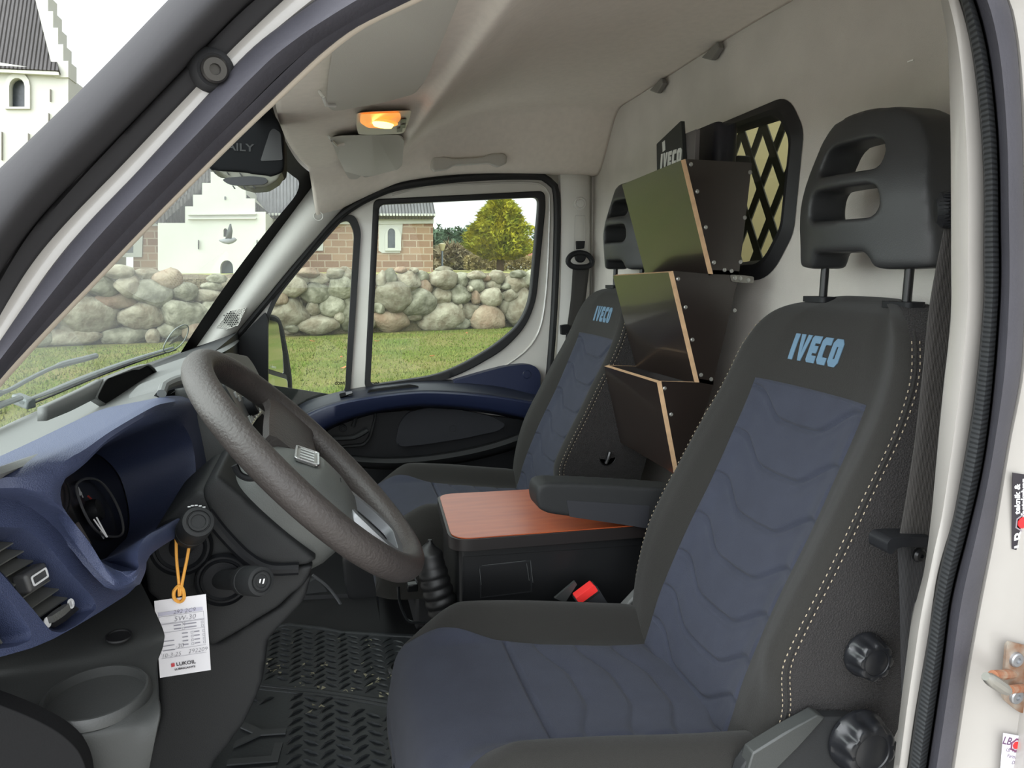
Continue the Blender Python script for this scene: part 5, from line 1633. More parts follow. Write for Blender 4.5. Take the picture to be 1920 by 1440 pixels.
# ---------------------------------------------------------------- steering wheel
WC = Vector((-.020, .005, .689)); WN = Vector((.7266, 0, .687)).normalized()
WE = Vector((0, 1, 0)); WU = WN.cross(WE).normalized()       # in-plane: across, and up the wheel
if WU.z < 0: WU = -WU
WR = .190
sw = thing('steering_wheel', 'worn dark steering wheel with four-bar emblem and silver lower spoke', 'steering wheel', WC)
def wp(a, r, h=0.0): return WC + (WE * math.cos(a) + WU * math.sin(a)) * r + WN * h
mb = MB(); rows = []
for i in range(120):
    a = 2 * PI * i / 120
    c = wp(a, WR); er = (WE * math.cos(a) + WU * math.sin(a))
    rows.append([c + er * (.0175 * math.cos(b)) + WN * (.0195 * math.sin(b)) for b in [2 * PI * k / 20 for k in range(20)]])
rows.append(rows[0]); mb.grid(rows, closed=True); mb.build('rim', WHEEL, sw, smooth=180)
def spoke(a0, w0, w1, r0, r1, nm, m, h0=-.02, h1=0.0, th=.02):
    m0 = MB(); rr = []
    er = WE * math.cos(a0) + WU * math.sin(a0); et = WN.cross(er)
    for k in range(13):
        t = k / 12; r = lerp(r0, r1, t); w = lerp(w0, w1, t * t) * (1 + .5 * max(0, t - .8) / .2); h = lerp(h0, h1, t)
        rr.append([WC + er * r + et * (x * w / 2) + WN * (h + y * th / 2) for x, y in [(-1, -.6), (-.8, -1), (.8, -1), (1, -.6), (1, .6), (.8, 1), (-.8, 1), (-1, .6)]])
    m0.loft(rr); return m0.build(nm, m, sw, smooth=60)
spoke(.26, .10, .075, .05, .184, 'spoke', WHEEL); spoke(PI - .26, .10, .075, .05, .184, 'spoke', WHEEL)
# silver lower spoke: a hollow frame
o_ = [(-.05, -.07), (.05, -.07), (.062, -.13), (.058, -.180), (-.058, -.180), (-.062, -.13)]
i_ = [(-.036, -.075), (.036, -.075), (.046, -.125), (.042, -.160), (-.042, -.160), (-.046, -.125)]
def wq(x, y, h=0.0): return WC + WE * x + WU * y + WN * h
mb = MB(); mb.prism(fillet([wq(x, y, -.012) for x, y in o_], .015), WN * .014, [fillet([wq(x, y, -.012) for x, y in i_], .012)]); mb.build('lower_spoke', SATIN, sw, bevel=.003)
mb = MB(); mb.prism(fillet([wq(x, y, -.022) for x, y in o_], .015), WN * .008); mb.build('spoke_back', SATIN, sw, bevel=.002)
# airbag cover
HO = -.030
rr = []
ho = [(-.074, .045), (-.05, .060), (0, .066), (.05, .060), (.074, .045), (.084, .01), (.084, -.04), (.068, -.085), (.03, -.102), (0, -.104), (-.03, -.102), (-.068, -.085), (-.084, -.04), (-.084, .01)]
base = spline([wq(x, y) for x, y in ho], 72, True)
cc = wq(0, -.012)
def domed(p, h):
    yl = (p - WC).dot(WU)
    return p + WN * (h + HO - .44 * max(0.0, yl + .012))
for s, h in ((.72, -.095), (.90, -.075), (1.0, -.045), (1.02, -.010), (1.0, .008), (.93, .022), (.75, .034), (.5, .040), (.25, .043), (.001, .044)):
    rr.append([domed(cc + (p - cc) * s, h) for p in base])
mb = MB(); mb.loft(rr, caps=False); mb.add(rr[0], [tuple(range(72))]); hub = mb.build('airbag_cover', mat('airbag_skin', (84, 86, 84), .5, bump=.2, bscale=700), sw, smooth=60)
def hubpt(x, y, h=0.0):
    q = wq(x, y); d = (q - cc).length / .085
    return domed(q, lerp(.0445, .020, min(1, d) ** 2.2) + h)
EF = Fr(hubpt(0, .010, .0008), WE, WU - WN * .44)
if EF.z.dot(WN) < 0: EF.z = -EF.z
ER, EI = rrect(.072, .034, .006), rrect(.065, .027, .004)
mb = MB(); mb.prism([EF(x, y) for x, y in ER], EF.z * .003, [[EF(x, y) for x, y in EI]]); em = mb.build('emblem', CHROME, hub, bevel=.0006)
mb = MB(); mb.prism([EF(x, y, -.002) for x, y in EI], EF.z * .003); mb.build('emblem_field', mat('emblem_silver', (150, 150, 146), .35, .6), em, smooth=0)
for k in range(4):
    x = -.0225 + k * .015
    mb = MB(); mb.prism([EF(x + a, b, .001) for a, b in ((-.0042, -.0095), (.0042, -.0095), (.0042, .0095), (-.0042, .0095))], EF.z * .0022)
    mb.build('emblem_bar', CHROME, em, smooth=0)
mb = MB(); mb.prism([hubpt(x, y - .055, .0003) for x, y in rrect(.02, .022, .003)], WN * .0004, [[hubpt(x, y - .055, .0003) for x, y in rrect(.017, .019, .002)]])
mb.build('airbag_mark', BLACK_PL, hub, smooth=0)

# ---------------------------------------------------------------- service card on the light stalk
TY_ = -.155
card = thing('service_card', 'white paper service card hanging by an orange band from the upper stalk', 'service card', P(343, 1200, y=TY_))
tq = [(289, 1127), (386, 1114), (397, 1258), (300, 1271)]
tl, tr_, br_, bl_ = [P(u, v, y=TY_) for u, v in tq]
cx_, cy_ = (tr_ - tl), (bl_ - tl)
def cp(a, b, off=0.0):
    q = tl + cx_ * a + cy_ * b + Vector((0, .004 * math.sin(a * 2.5), 0))
    return q + Vector((0, -off, 0))
o2 = [(0, 0), (.25, 0), (.5, 0), (.75, 0), (1, 0), (1, .5), (1, 1), (.75, 1), (.5, 1), (.25, 1), (0, 1), (0, .5)]
hole = [(.49 + .032 * math.cos(2 * PI * k / 16), .055 + .022 * math.sin(2 * PI * k / 16)) for k in range(16)]
mb = MB()
NA, NB = 24, 30
V = []
mb.prism([tl + cx_ * a + cy_ * b for a, b in o2], (0, .0005, 0), [[tl + cx_ * a + cy_ * b for a, b in hole]])
PAPER = mat('white_paper', (228, 226, 230), .8)
mb.build('paper', PAPER, card, smooth=0)
flat = lambda a, b, off=.0006: tl + cx_ * a + cy_ * b + Vector((0, -off, 0))
GRIDC = mat('form_grey', (150, 148, 158), .8)
mb = MB()
def hline(b, a0=.06, a1=.94, th=.004): mb.add([flat(a0, b), flat(a1, b), flat(a1, b + th), flat(a0, b + th)], [(0, 1, 2, 3)])
def vline(a, b0, b1, th=.005): mb.add([flat(a, b0), flat(a + th, b0), flat(a + th, b1), flat(a, b1)], [(0, 1, 2, 3)])
for b in (.21, .305, .315, .42, .65, .75): hline(b)
vline(.93, .21, .63); vline(.06, .15, .7)
for b in (.34, .385): 
    mb.add([flat(.34, b), flat(.48, b), flat(.48, b + .014), flat(.34, b + .014)], [(0, 1, 2, 3)]); mb.add([flat(.54, b), flat(.78, b), flat(.78, b + .014), flat(.54, b + .014)], [(0, 1, 2, 3)])
for k in range(4):
    for a in (.55, .78):
        b = .455 + .05 * k
        mb.add([flat(a - .06, b), flat(a + .05, b), flat(a + .05, b + .014), flat(a - .06, b + .014)], [(0, 1, 2, 3)])
for a, b in [(.87, .335), (.87, .38), (.5, .385), (.66, .45), (.66, .5), (.66, .55), (.66, .6), (.89, .45), (.89, .5), (.89, .55), (.89, .6)]:
    for q in ((0, 0, .045, .004), (0, .026, .045, .004), (0, 0, .006, .03), (.04, 0, .006, .03)):
        mb.add([flat(a + q[0], b + q[1]), flat(a + q[0] + q[2], b + q[1]), flat(a + q[0] + q[2], b + q[1] + q[3]), flat(a + q[0], b + q[1] + q[3])], [(0, 1, 2, 3)])
for k in range(3): mb.add([flat(.1, .53 + .06 * k), flat(.33, .53 + .06 * k), flat(.33, .54 + .06 * k), flat(.1, .54 + .06 * k)], [(0, 1, 2, 3)])
mb.build('printed_form', GRIDC, card, smooth=0, weld=False)
mb = MB(); mb.add([flat(.06, .155, .0004), flat(.92, .155, .0004), flat(.92, .2, .0004), flat(.06, .2, .0004)], [(0, 1, 2, 3)]); mb.build('form_band', mat('form_lilac', (192, 190, 206), .8), card, smooth=0)
PEN = mat('pencil_grey', (112, 108, 116), .8)
fx = cx_.normalized(); fy = (-cy_).normalized()
for s_, a, b, sz in (('292 2C9', .56, .175, .0068), ('5W-30', .56, .265, .008), ('X', .52, .345, .006), ('-30', .42, .62, .007), ('10-3-25', .25, .72, .0066), ('292209', .77, .71, .0068)):
    wm = MB(); wm.add(*text_mesh(s_, sz, Fr(flat(a, b, .0008), fx, fy + fx * .03, Vector((0, -1, 0))), -.00012, 0, shear=.25))
    wm.build('handwriting', PEN, card, smooth=0, weld=False)
wm = MB(); wm.add(*text_mesh('LUKOIL', .0060, Fr(flat(.525, .855, .0008), fx, fy, Vector((0, -1, 0))), .00012)); wm.add(*text_mesh('LUBRICANTS', .0029, Fr(flat(.5, .918, .0008), fx, fy, Vector((0, -1, 0))), .0001, sx=1.3))
wm.build('logo_lettering', mat('logo_dark', (46, 40, 46), .7), card, smooth=0, weld=False)
wm = MB(); wm.add([flat(a, b, .0007) for a, b in ((.235, .833), (.305, .829), (.305, .876), (.235, .88))], [(0, 1, 2, 3)]); wm.build('logo_square', mat('logo_red', (196, 70, 76), .7), card, smooth=0)
BAND = mat('orange_band', (226, 160, 66), .6)
mb = MB()
kn = flat(.49, -.03, .002)
mb.tube(spline([P(330, 1012, y=-.14), P(331, 1050, y=-.148), P(335, 1090, y=TY_), kn], 20), .0017, 6)
mb.tube(spline([P(357, 1008, y=-.14), P(351, 1045, y=-.148), P(343, 1085, y=TY_), kn + Vector((.001, -.001, .001))], 20), .0017, 6)
mb.tube(spline([P(330, 1012, y=-.14), P(333, 990, y=-.130), P(345, 985, y=-.125), P(357, 1008, y=-.14)], 14), .0017, 6)
mb.tube(spline([kn + Vector((-.005, 0, .006)), kn + Vector((-.005, -.001, -.002)), flat(.49, .05, .001), kn + Vector((.005, -.001, -.002)), kn + Vector((.004, 0, .008)), kn + Vector((0, -.001, .012))], 24, True), .002, 6, closed=True)
mb.build('band', BAND, card)
# ================================================================ loose and fixed things in the cab
# ---- wooden three-pocket rack on the bulkhead
FILM = mat('black_film_plywood', (34, 27, 24), .28, spec=1.0, coat=.35, bump=.05, bscale=300)
BIRCH = mat('birch_edge', (206, 170, 132), .7, var=.2, vscale=60)
rack = thing('document_rack', 'three-pocket rack of black film-faced plywood with bare edges on the bulkhead', 'rack', P(1320, 700, y=.5))
RY0, RW = .37, .345
RD = Vector((.0555, .998, -.031)) * RW
zz = [(1285, 298), (1337, 514), (1262, 508), (1311, 717), (1240, 715), (1272, 886)]
back = [(1330, 748), (1385, 520), (1410, 305)]
def rk(u, v, y=RY0): return P(u, v, y=RY0) + Vector((0, y - RY0, 0))
side_o = [rk(*q) for q in zz] + [rk(1290, 860)] + [rk(*q) for q in back]
mb = MB(); mb.prism(side_o, (0, .009, 0), mside=1); mb.build('side_panel', [FILM, BIRCH], rack, smooth=0)
mb = MB(); mb.prism([p + RD * .974 for p in side_o], (0, .009, 0), mside=1); mb.build('side_panel', [FILM, BIRCH], rack, smooth=0)
for (a, b) in ((0, 1), (2, 3), (4, 5)):
    A, B = rk(*zz[a]), rk(*zz[b])
    d = (B - A).normalized(); nrm = Vector((-d.z, 0, d.x))
    if nrm.x > 0: nrm = -nrm
    q = [A, B, B + RD, A + RD]
    mb = MB(); mb.prism(q, nrm * .010, mside=1); mb.build('front_panel', [FILM, BIRCH], rack, smooth=0)
for (u, v), (u2, v2) in (((1337, 514), (1386, 516)), ((1311, 717), (1338, 722)), ((1272, 886), (1290, 860))):
    A, B = rk(u, v), rk(u2, v2)
    mb = MB(); mb.prism([A, B, B + RD, A + RD], (0, 0, .008)); mb.build('pocket_floor', FILM, rack, smooth=0)
A, B = rk(1408, 306, RY0 + .004), rk(1329, 748, RY0 + .004)
M_ = rk(1384, 520, RY0 + .004)
mb = MB(); mb.prism([A, M_, B, B + Vector((-.008, 0, 0)), M_ + Vector((-.008, 0, 0)), A + Vector((-.008, 0, 0))], RD * .98); mb.build('back_panel', FILM, rack, smooth=0)
SCREW = mat('screw_zinc', (190, 190, 186), .3, .85)
scr = None
for u, v in [(1294, 308), (1306, 359), (1322, 426), (1337, 492), (1357, 506), (1370, 508), (1387, 491), (1395, 408), (1405, 323), (1270, 523), (1284, 576), (1297, 637), (1313, 703), (1332, 711), (1245, 728), (1257, 777), (1376, 582)]:
    p = rk(u, v) + Vector((.0015, -.0003, 0))
    if scr is None:
        mb = MB(); mb.lathe([(.0042, 0), (.0040, .0010), (.0018, .0017), (.0014, .0008), (.0001, .0008)], (0, 0, 0), (0, -1, 0), 14)
        scr = mb.build('screw', SCREW, rack); scr.matrix_parent_inverse = Matrix.Translation(-rack.location); o = scr
    else:
        o = scr.copy(); COL.objects.link(o)
    o.location = p
mb = MB(); a = rk(1365, 518); b = rk(1410, 530)
pl_ = fillet([rk(*q) + Vector((0, -.001, 0)) for q in [(1368, 515), (1392, 516), (1412, 519), (1411, 531), (1390, 530), (1370, 528)]], .004)
mb.prism(pl_, (0, -.003, 0)); br_ = mb.build('wall_bracket', STEEL, rack, bevel=.001)
for u, v in ((1376, 521), (1386, 522), (1401, 525)):
    mb = MB(); mb.lathe([(.0045, 0), (.004, .0015), (.0015, .002), (.0001, .001)], rk(u, v) + Vector((0, -.004, 0)), (0, -1, 0), 14); mb.build('bracket_screw', SCREW, br_)
# what stands in the top pocket
bk = [(1231, 270), (1277, 226), (1283, 330), (1232, 345)]
BKX = .722
mb = MB(); mb.prism(fillet([P(u, v, x=BKX) for u, v in bk], .003), (.008, 0, 0))
book = mb.build('manual_folder', mat('folder_black', (34, 37, 37), .5), None, smooth=0, bevel=.001)
tag(book, 'thin dark manual folder with white lettering standing in the top rack pocket', 'folder')
c = P(1258, 297, x=BKX)
mb = lettering('IVECO', .030, .098, lambda a, b: (Vector((BKX, c.y - a, c.z + b)), Vector((-1, 0, 0))), .0008, MB(), 0.1, 1)
mb.build('cover_lettering', mat('cover_white', (196, 198, 194), .6), book, smooth=0)
mb = MB(); mb.prism([P(u, v, x=BKX - .001) for u, v in [(1242, 267), (1247, 263), (1248, 281), (1243, 285)]], (-.0008, 0, 0)); mb.build('cover_mark', mat('cover_white', (196, 198, 194)), book, smooth=0)
PC = P(1330, 285, y=.49)
rr = []
for k, (f0, f1) in enumerate(((1.0, 0), (1.0, .3), (.98, .7), (.93, .95), (.85, 1.0))):
    z = lerp(1.02, P(1330, 238, y=.49).z, f1)
    rr.append([Vector((PC.x + a * f0 + .01 * f1, PC.y + b * f0, z + .014 * noise.noise(Vector((a * 30, b * 20, k))))) for a, b in rrect(.055, .13, .018, 4)])
mb = MB(); mb.loft(rr)
pouch = mb.build('document_pouch', mat('pouch_navy', (28, 29, 38), .55, bump=.3, bscale=60), None, smooth=60)
tag(pouch, 'soft dark navy pouch stuffed in the top rack pocket behind the folder', 'pouch')
mb = MB(); q_ = P(1296, 262, y=.43); mb.box((q_.x, q_.y, q_.z - .085), (.010, .06, .20), (1, 0, 0), (.05, 1, 0)); bk2 = mb.build('grey_booklet', mat('booklet_grey', (92, 88, 88), .6), None, smooth=0, bevel=.001)
tag(bk2, 'greyish booklet edge squeezed between folder and navy pouch', 'booklet')
mb = MB(); mb.prism([P(u, v, y=.47) for u, v in [(1372, 300), (1386, 291), (1408, 292), (1412, 320), (1372, 320)]], (0, .06, 0)); bx_ = mb.build('small_case', mat('case_black', (24, 25, 27), .5), None, smooth=0, bevel=.004)
tag(bx_, 'small black case in the top rack pocket against the grilled window', 'case')

# ---- centre console box with lid board
con = thing('centre_console', 'black storage box between the seats with an orange-brown lid board', 'console', (.43, .40, FZ))
CT = .452
co = fillet([P(843, 1014, z=CT), Vector((.70, .295, CT)), Vector((.70, .575, CT)), P(818, 927, z=CT)], [.045, .03, .03, .035], 8)
mb = MB(); mb.prism([p + Vector((0, 0, -.024)) for p in co], (0, 0, .0235)); mb.build('lid', mat('lid_edge_black', (26, 22, 22), .4), con, bevel=.005, seg=3)
WOOD = mat('orange_brown_laminate', (160, 78, 42), .24, var_rgb=(144, 66, 36), vscale=9, stretch=(1, 8, 1), spec=.5)
mb = MB(); mb.prism([p + Vector((0, 0, -.001)) for p in shrink(co, .006)], (0, 0, .0022)); mb.build('lid_board', WOOD, con, smooth=0)
mb = MB(); mb.prism(fillet([Vector((.238, .332, .07)), Vector((.69, .312, .07)), Vector((.69, .56, .07)), Vector((.244, .572, .07))], .012), (0, 0, .360)); mb.build('box', mat('console_black', (11, 12, 14), .42, bump=.1, bscale=600), con)
fr_ = lambda u, v: P(u, v, plane=(Vector((.238, .331, .3)), Vector((-.0436, -1, 0)).normalized()))
q_ = [fr_(*p) for p in [(898, 1062), (996, 1050), (998, 1110), (900, 1122)]]
mb = MB(); mb.prism(q_, (0, -.0012, 0), [shrink(q_, .004)]); mb.build('recess_outline', mat('console_black2', (26, 27, 29), .4), con, smooth=0)
mb = MB()
for (a, b) in (((899, 1066), (902, 1096)), ((987, 1056), (992, 1088)), ((994, 1050), (999, 1092)), ((903, 1060), (985, 1051))):
    mb.tube([fr_(*a) + Vector((0, -.0012, 0)), fr_(*b) + Vector((0, -.0012, 0))], .0006, 5)
mb.build('scratch', mat('scratch_grey', (70, 72, 72), .8), con, smooth=0)
q_ = [fr_(*p) for p in [(868, 1044), (1240, 1020), (1240, 1160), (866, 1180)]]
mb = MB(); mb.prism(q_, (0, -.001, 0), [shrink(q_, .003)]); mb.build('panel_outline', mat('console_black', (17, 18, 20)), con, smooth=0)
# handbrake gaiter before the console
gt = MB(); pts = spline([P(806, 1012, y=.40), P(806, 1040, y=.40), P(816, 1090, y=.39), P(834, 1150, y=.38)], 60)
rr = [.004 + .020 * sstep(0, 12, k) + .0028 * abs(math.sin(k * .42)) * sstep(15, 30, k) + .006 * k / 60 for k in range(60)]
gt.tube(pts, rr, 20); ga = gt.build('handbrake_gaiter', mat('gaiter_rubber', (14, 14, 15), .5), None, smooth=60)
tag(ga, 'black ribbed rubber gaiter at the front corner of the console box', 'gaiter')
mb = MB(); mb.tube(spline([P(747, 1100, y=.52), P(749, 1125, y=.51), P(757, 1150, y=.49), P(770, 1166, y=.47), P(805, 1168, y=.44), P(830, 1172, y=.42)], 30), .0032, 8)
wb = mb.build('wire_bracket', mat('wire_black', (30, 32, 34), .25, .6), None); tag(wb, 'bent dark wire bracket hanging under the wheel by the gaiter', 'bracket')
mb = MB(); mb.box(P(773, 1100, y=.5), (.022, .02, .016)); ct = mb.build('catch', mat('catch_black', (24, 25, 26), .3, .5), wb, bevel=.002)
mb = MB(); mb.tube([P(768, 1088, y=.49), P(777, 1082, y=.49), P(782, 1092, y=.49)], .002, 6); mb.build('catch_pin', SATIN, wb)

# ---- belt buckle beside the driver's cushion
BKL = thing('belt_buckle', 'black seat belt buckle with bright red release button beside the console', 'belt buckle', P(1110, 1130, y=.25))
BYY = .247
e1v = (P(1112, 1094, y=BYY) - P(1077, 1120, y=BYY)).normalized(); e2v = Vector((-e1v.z, 0, e1v.x)) * -1
bc = P(1116, 1132, y=BYY)
def bq(a, b, h): return (P(1112, 1094, y=BYY) + P(1077, 1120, y=BYY)) / 2 + e1v * a + e2v * b + Vector((0, h, 0))
mb = MB(); mb.prism(fillet([bq(-.024, .0, -.012), bq(.024, 0, -.012), bq(.022, .08, -.012), bq(-.020, .08, -.012)], .005), (0, .024, 0)); mb.build('buckle_body', mat('buckle_black', (40, 41, 44), .45), BKL, bevel=.003)
mb = MB(); mb.prism(fillet([bq(-.021, -.004, -.013), bq(.021, -.004, -.013), bq(.021, .011, -.013), bq(-.021, .011, -.013)], .003), (0, .022, 0)); mb.build('release_button', mat('release_red', (226, 52, 50), .35), BKL, bevel=.002)
mb = MB(); mb.prism([bq(-.022, .0115, -.0132), bq(.021, .0115, -.0132), bq(.021, .0155, -.0132), bq(-.022, .0155, -.0132)], (0, .022, 0)); mb.build('tongue_plate', CHROME, BKL)
mb = MB(); mb.prism(px([(1040, 1122), (1078, 1090), (1082, 1096), (1060, 1130)], .256), (0, .006, 0)); bs_ = mb.build('buckle_strap', mat('strap_grey', (48, 50, 50), .5), BKL)

# ---- seat belts
WEB = mat('belt_webbing', (54, 52, 50), .75, bump=.5, bscale=160, btype='X', spec=.3)
pb = thing('passenger_belt', 'black seat belt hanging from the pillar loop behind the far seat', 'seat belt', P(1080, 600, y=1.41))
def strip(name, L, Rr, y0, y1, m, parent, n=40, th=.0015):
    A = spline([P(u, v, y=lerp(y0, y1, i / (len(L) - 1))) for i, (u, v) in enumerate(L)], n); B = spline([P(u, v, y=lerp(y0, y1, i / (len(Rr) - 1))) for i, (u, v) in enumerate(Rr)], n)
    mb = MB(); mb.grid([[a.lerp(b, t) for t in (0, .25, .5, .75, 1)] for a, b in zip(A, B)])
    return mb.build(name, m, parent, smooth=60, solid=th)
strip('webbing', [(1074, 500), (1070, 560), (1061, 630), (1054, 700), (1048, 800)], [(1105, 500), (1098, 560), (1090, 620), (1078, 690), (1070, 800)], 1.395, 1.38, WEB, pb)
mb = MB(); mb.tube(spline(px([(1065, 490), (1072, 478), (1088, 474), (1103, 479), (1110, 492), (1100, 500), (1075, 500)], 1.39), 40, True), .009, 10, closed=True); mb.build('belt_loop', BLACK_PL, pb)
mb = MB(); mb.lathe([(.018, 0), (.018, .01), (.014, .014), (.001, .014)], P(1087, 482, y=1.40), (0, -1, 0), 20); mb.build('loop_bolt', BLACK_PL, pb)
mb = MB(); mb.prism(fillet(px([(1079, 452), (1095, 452), (1093, 466), (1080, 468)], 1.415), .003), (0, -.012, 0)); mb.build('height_button', BLACK_PL, pb, bevel=.002)
mb = MB(); mb.prism(fillet(px([(1052, 610), (1066, 608), (1072, 618), (1068, 628), (1053, 628)], 1.375), .004), (0, .015, 0)); mb.build('belt_tongue', BLACK_PL, pb, bevel=.002)
mb = MB(); mb.tube(px([(1062, 625), (1066, 632)], 1.372), .003, 6); mb.build('tongue_metal', CHROME, pb)
db = thing('driver_belt', 'dark grey seat belt running down beside the white door pillar', 'seat belt', P(1720, 800, y=-.35))
strip('webbing', [(1774, 418), (1757, 500), (1742, 590), (1731, 700), (1716, 830), (1699, 940), (1686, 1015)], [(1812, 418), (1808, 500), (1804, 590), (1796, 700), (1784, 830), (1770, 940), (1758, 1015)], -.325, -.330, WEB, db)
strip('lower_webbing', [(1684, 1020), (1688, 1120), (1690, 1240), (1692, 1340), (1690, 1480)], [(1760, 1020), (1756, 1120), (1740, 1240), (1728, 1340), (1720, 1480)], -.315, -.315, mat('belt_dark', (34, 34, 36), .7, bump=.4, bscale=160, btype='X'), db)
mb = MB(); c = P(1786, 392, y=-.33)
mb.lathe([(.001, -.016), (.012, -.016), (.019, -.011), (.021, 0), (.019, .011), (.012, .016), (.001, .016)], c, Vector((.75, -.5, .1)), 40); ro = mb.build('belt_roller', BLACK_PL, db)
mb = MB()
for k in range(12):
    a = lerp(-1.2, 1.0, k / 11)
    mb.box(c + Vector((-.0195 * math.cos(a), -.010, .0195 * math.sin(a))), (.003, .014, .0016), (math.cos(a), 0, -math.sin(a)), (0, 1, 0), (math.sin(a), 0, math.cos(a)))
mb.build('roller_rib', BLACK_PL, ro, smooth=0)
mb = MB(); mb.prism(fillet(px([(1664, 1018), (1672, 1009), (1700, 1007), (1752, 1008), (1752, 1026), (1690, 1026), (1680, 1030), (1672, 1041), (1663, 1036)], -.342), .003), (0, .03, 0)); mb.build('belt_guide', BLACK_PL, db, bevel=.003)
mb = MB(); mb.lathe([(.0085, 0), (.0085, .003), (.006, .0055), (.0025, .006), (.0022, .003), (.001, .003)], P(1722, 1040, y=-.318), (0, -1, 0), 24); mb.build('guide_bolt', mat('bolt_black', (22, 22, 24), .3, .3), db)

# ---- rubber mats
MAT_R = mat('floor_mat_rubber', (46, 49, 51), .45, bump=.15, bscale=200)
MZ = FZ + .006
def mz(u, v, d=0.0): return P(u, v, z=MZ + d)
ridge = spline([mz(470, 1286), mz(600, 1300), mz(700, 1315), mz(790, 1332), mz(860, 1340)], 30)
near = [mz(470, 1290), mz(600, 1304), mz(700, 1319), mz(790, 1336), mz(860, 1346)]
near_o = near + [Vector((.30, -.30, MZ)), Vector((-.30, -.30, MZ)), Vector((-.27, near[0].y, MZ))]
far_o = [mz(862, 1338), mz(790, 1330), mz(700, 1313), mz(600, 1298), mz(470, 1284), mz(500, 1180), mz(540, 1172), mz(610, 1180), mz(640, 1187), mz(700, 1190), mz(775, 1194), mz(860, 1200)]


def make_mat(name, label, outl, step, hgt, seed, rimw):
    t = thing(name, label, 'floor mat', sum(outl, Vector()) / len(outl))
    mb = MB(); mb.prism([p + Vector((0, 0, -.005)) for p in outl], (0, 0, .006)); mb.build('mat_base', MAT_R, t, smooth=0)
    mb = MB(); mb.tube(outl, rimw, 8, closed=True, flat=.6, up=(0, 0, 1)); mb.build('mat_rim', MAT_R, t)
    xs_ = [p.x for p in outl]; ys_ = [p.y for p in outl]
    def ins(x, y):
        c = False
        for a, b in zip(outl, outl[1:] + outl[:1]):
            if (a.y > y) != (b.y > y) and x < (b.x - a.x) * (y - a.y) / (b.y - a.y) + a.x: c = not c
        return c
    mb = MB(); r_ = random.Random(seed)
    ny = int((max(ys_) - min(ys_)) / step); nx = int((max(xs_) - min(xs_)) / step)
    for j in range(ny):
        for i in range(nx):
            x = min(xs_) + (i + .5) * step; y = min(ys_) + (j + .5) * step + (.5 * step if i % 2 else 0)
            if not (ins(x, y) and ins(x + step * .6, y) and ins(x - step * .6, y) and ins(x, y + step * .6) and ins(x, y - step * .6)): continue
            if name == 'floor_mat' and abs(x - TXT.x) < .06 and -.30 < y - TXT.y < .15: continue
            s_ = 1 if i % 2 else -1
            L = step * .62
            a = Vector((x - L * .8, y - s_ * L * .62, MZ)); b = Vector((x + L * .8, y + s_ * L * .62, MZ)); m_ = (a + b) / 2 + Vector((.0, s_ * L * .18, hgt))
            mb.tube([a, a.lerp(m_, .7) + Vector((0, 0, hgt * .5)), m_ + Vector((0, 0, 0)), b.lerp(m_, .5) + Vector((0, 0, hgt * .4)), b], [.0012, .0026, .0028, .0026, .0012], 5)
    mb.build('tread', MAT_R, t, weld=False)
    return t
TXT = mz(478, 1400)
m1 = make_mat('floor_mat', "near black rubber floor mat with raised tread and lettering under the wheel", near_o, .030, .004, 3, .006)
wm = MB()
V, F = text_mesh('DAILY', .125, Fr(TXT + Vector((0, -.10, .002)), (.12, 1, 0), (-1, .12, 0)), .002, .004)
wm.add(V, F); wm.build('raised_lettering', mat('mat_letter', (62, 64, 65), .5), m1, smooth=0, weld=False, solid=.003)
m2 = make_mat('far_floor_mat', 'dirt-flecked black rubber mat at the far footwell beyond the mat seam', far_o, .026, .003, 7, .008)
mb = MB(); mb.lathe([(.032, 0), (.030, .006), (.022, .008), (.018, .005), (.010, .007), (.008, .003), (.001, .003)], mz(752, 1256), (0, 0, 1), 28); mb.build('mat_clip', mat('clip_black', (20, 21, 22), .4), m2)
mb = MB(); r_ = random.Random(4)
for u, v in [(685, 1248), (690, 1198), (700, 1215), (575, 1242), (578, 1268), (600, 1290), (655, 1293), (700, 1280), (712, 1278), (752, 1232), (520, 1260), (508, 1240), (765, 1283), (640, 1200), (600, 1320), (545, 1205), (690, 1270), (660, 1258), (560, 1285), (615, 1247), (770, 1270), (530, 1250), (735, 1270), (580, 1330), (750, 1345), (770, 1340), (720, 1305), (505, 1255)]:
    for k in range(3):
        c = mz(u + r_.uniform(-9, 9), v + r_.uniform(-5, 5), .0035); s_ = r_.uniform(.003, .009)
        mb.add([c + Vector((r_.uniform(-1, 1) * s_, r_.uniform(-1, 1) * s_, r_.uniform(0, .002))) for _ in range(4)], [(0, 1, 2), (0, 2, 3)])
tag(mb.build('mud_crumbs', mat('dry_mud', (150, 146, 122), .9), None, smooth=0, weld=False), 'pale dry mud and leaf crumbs lying on the far rubber mat', 'dirt', kind='stuff')
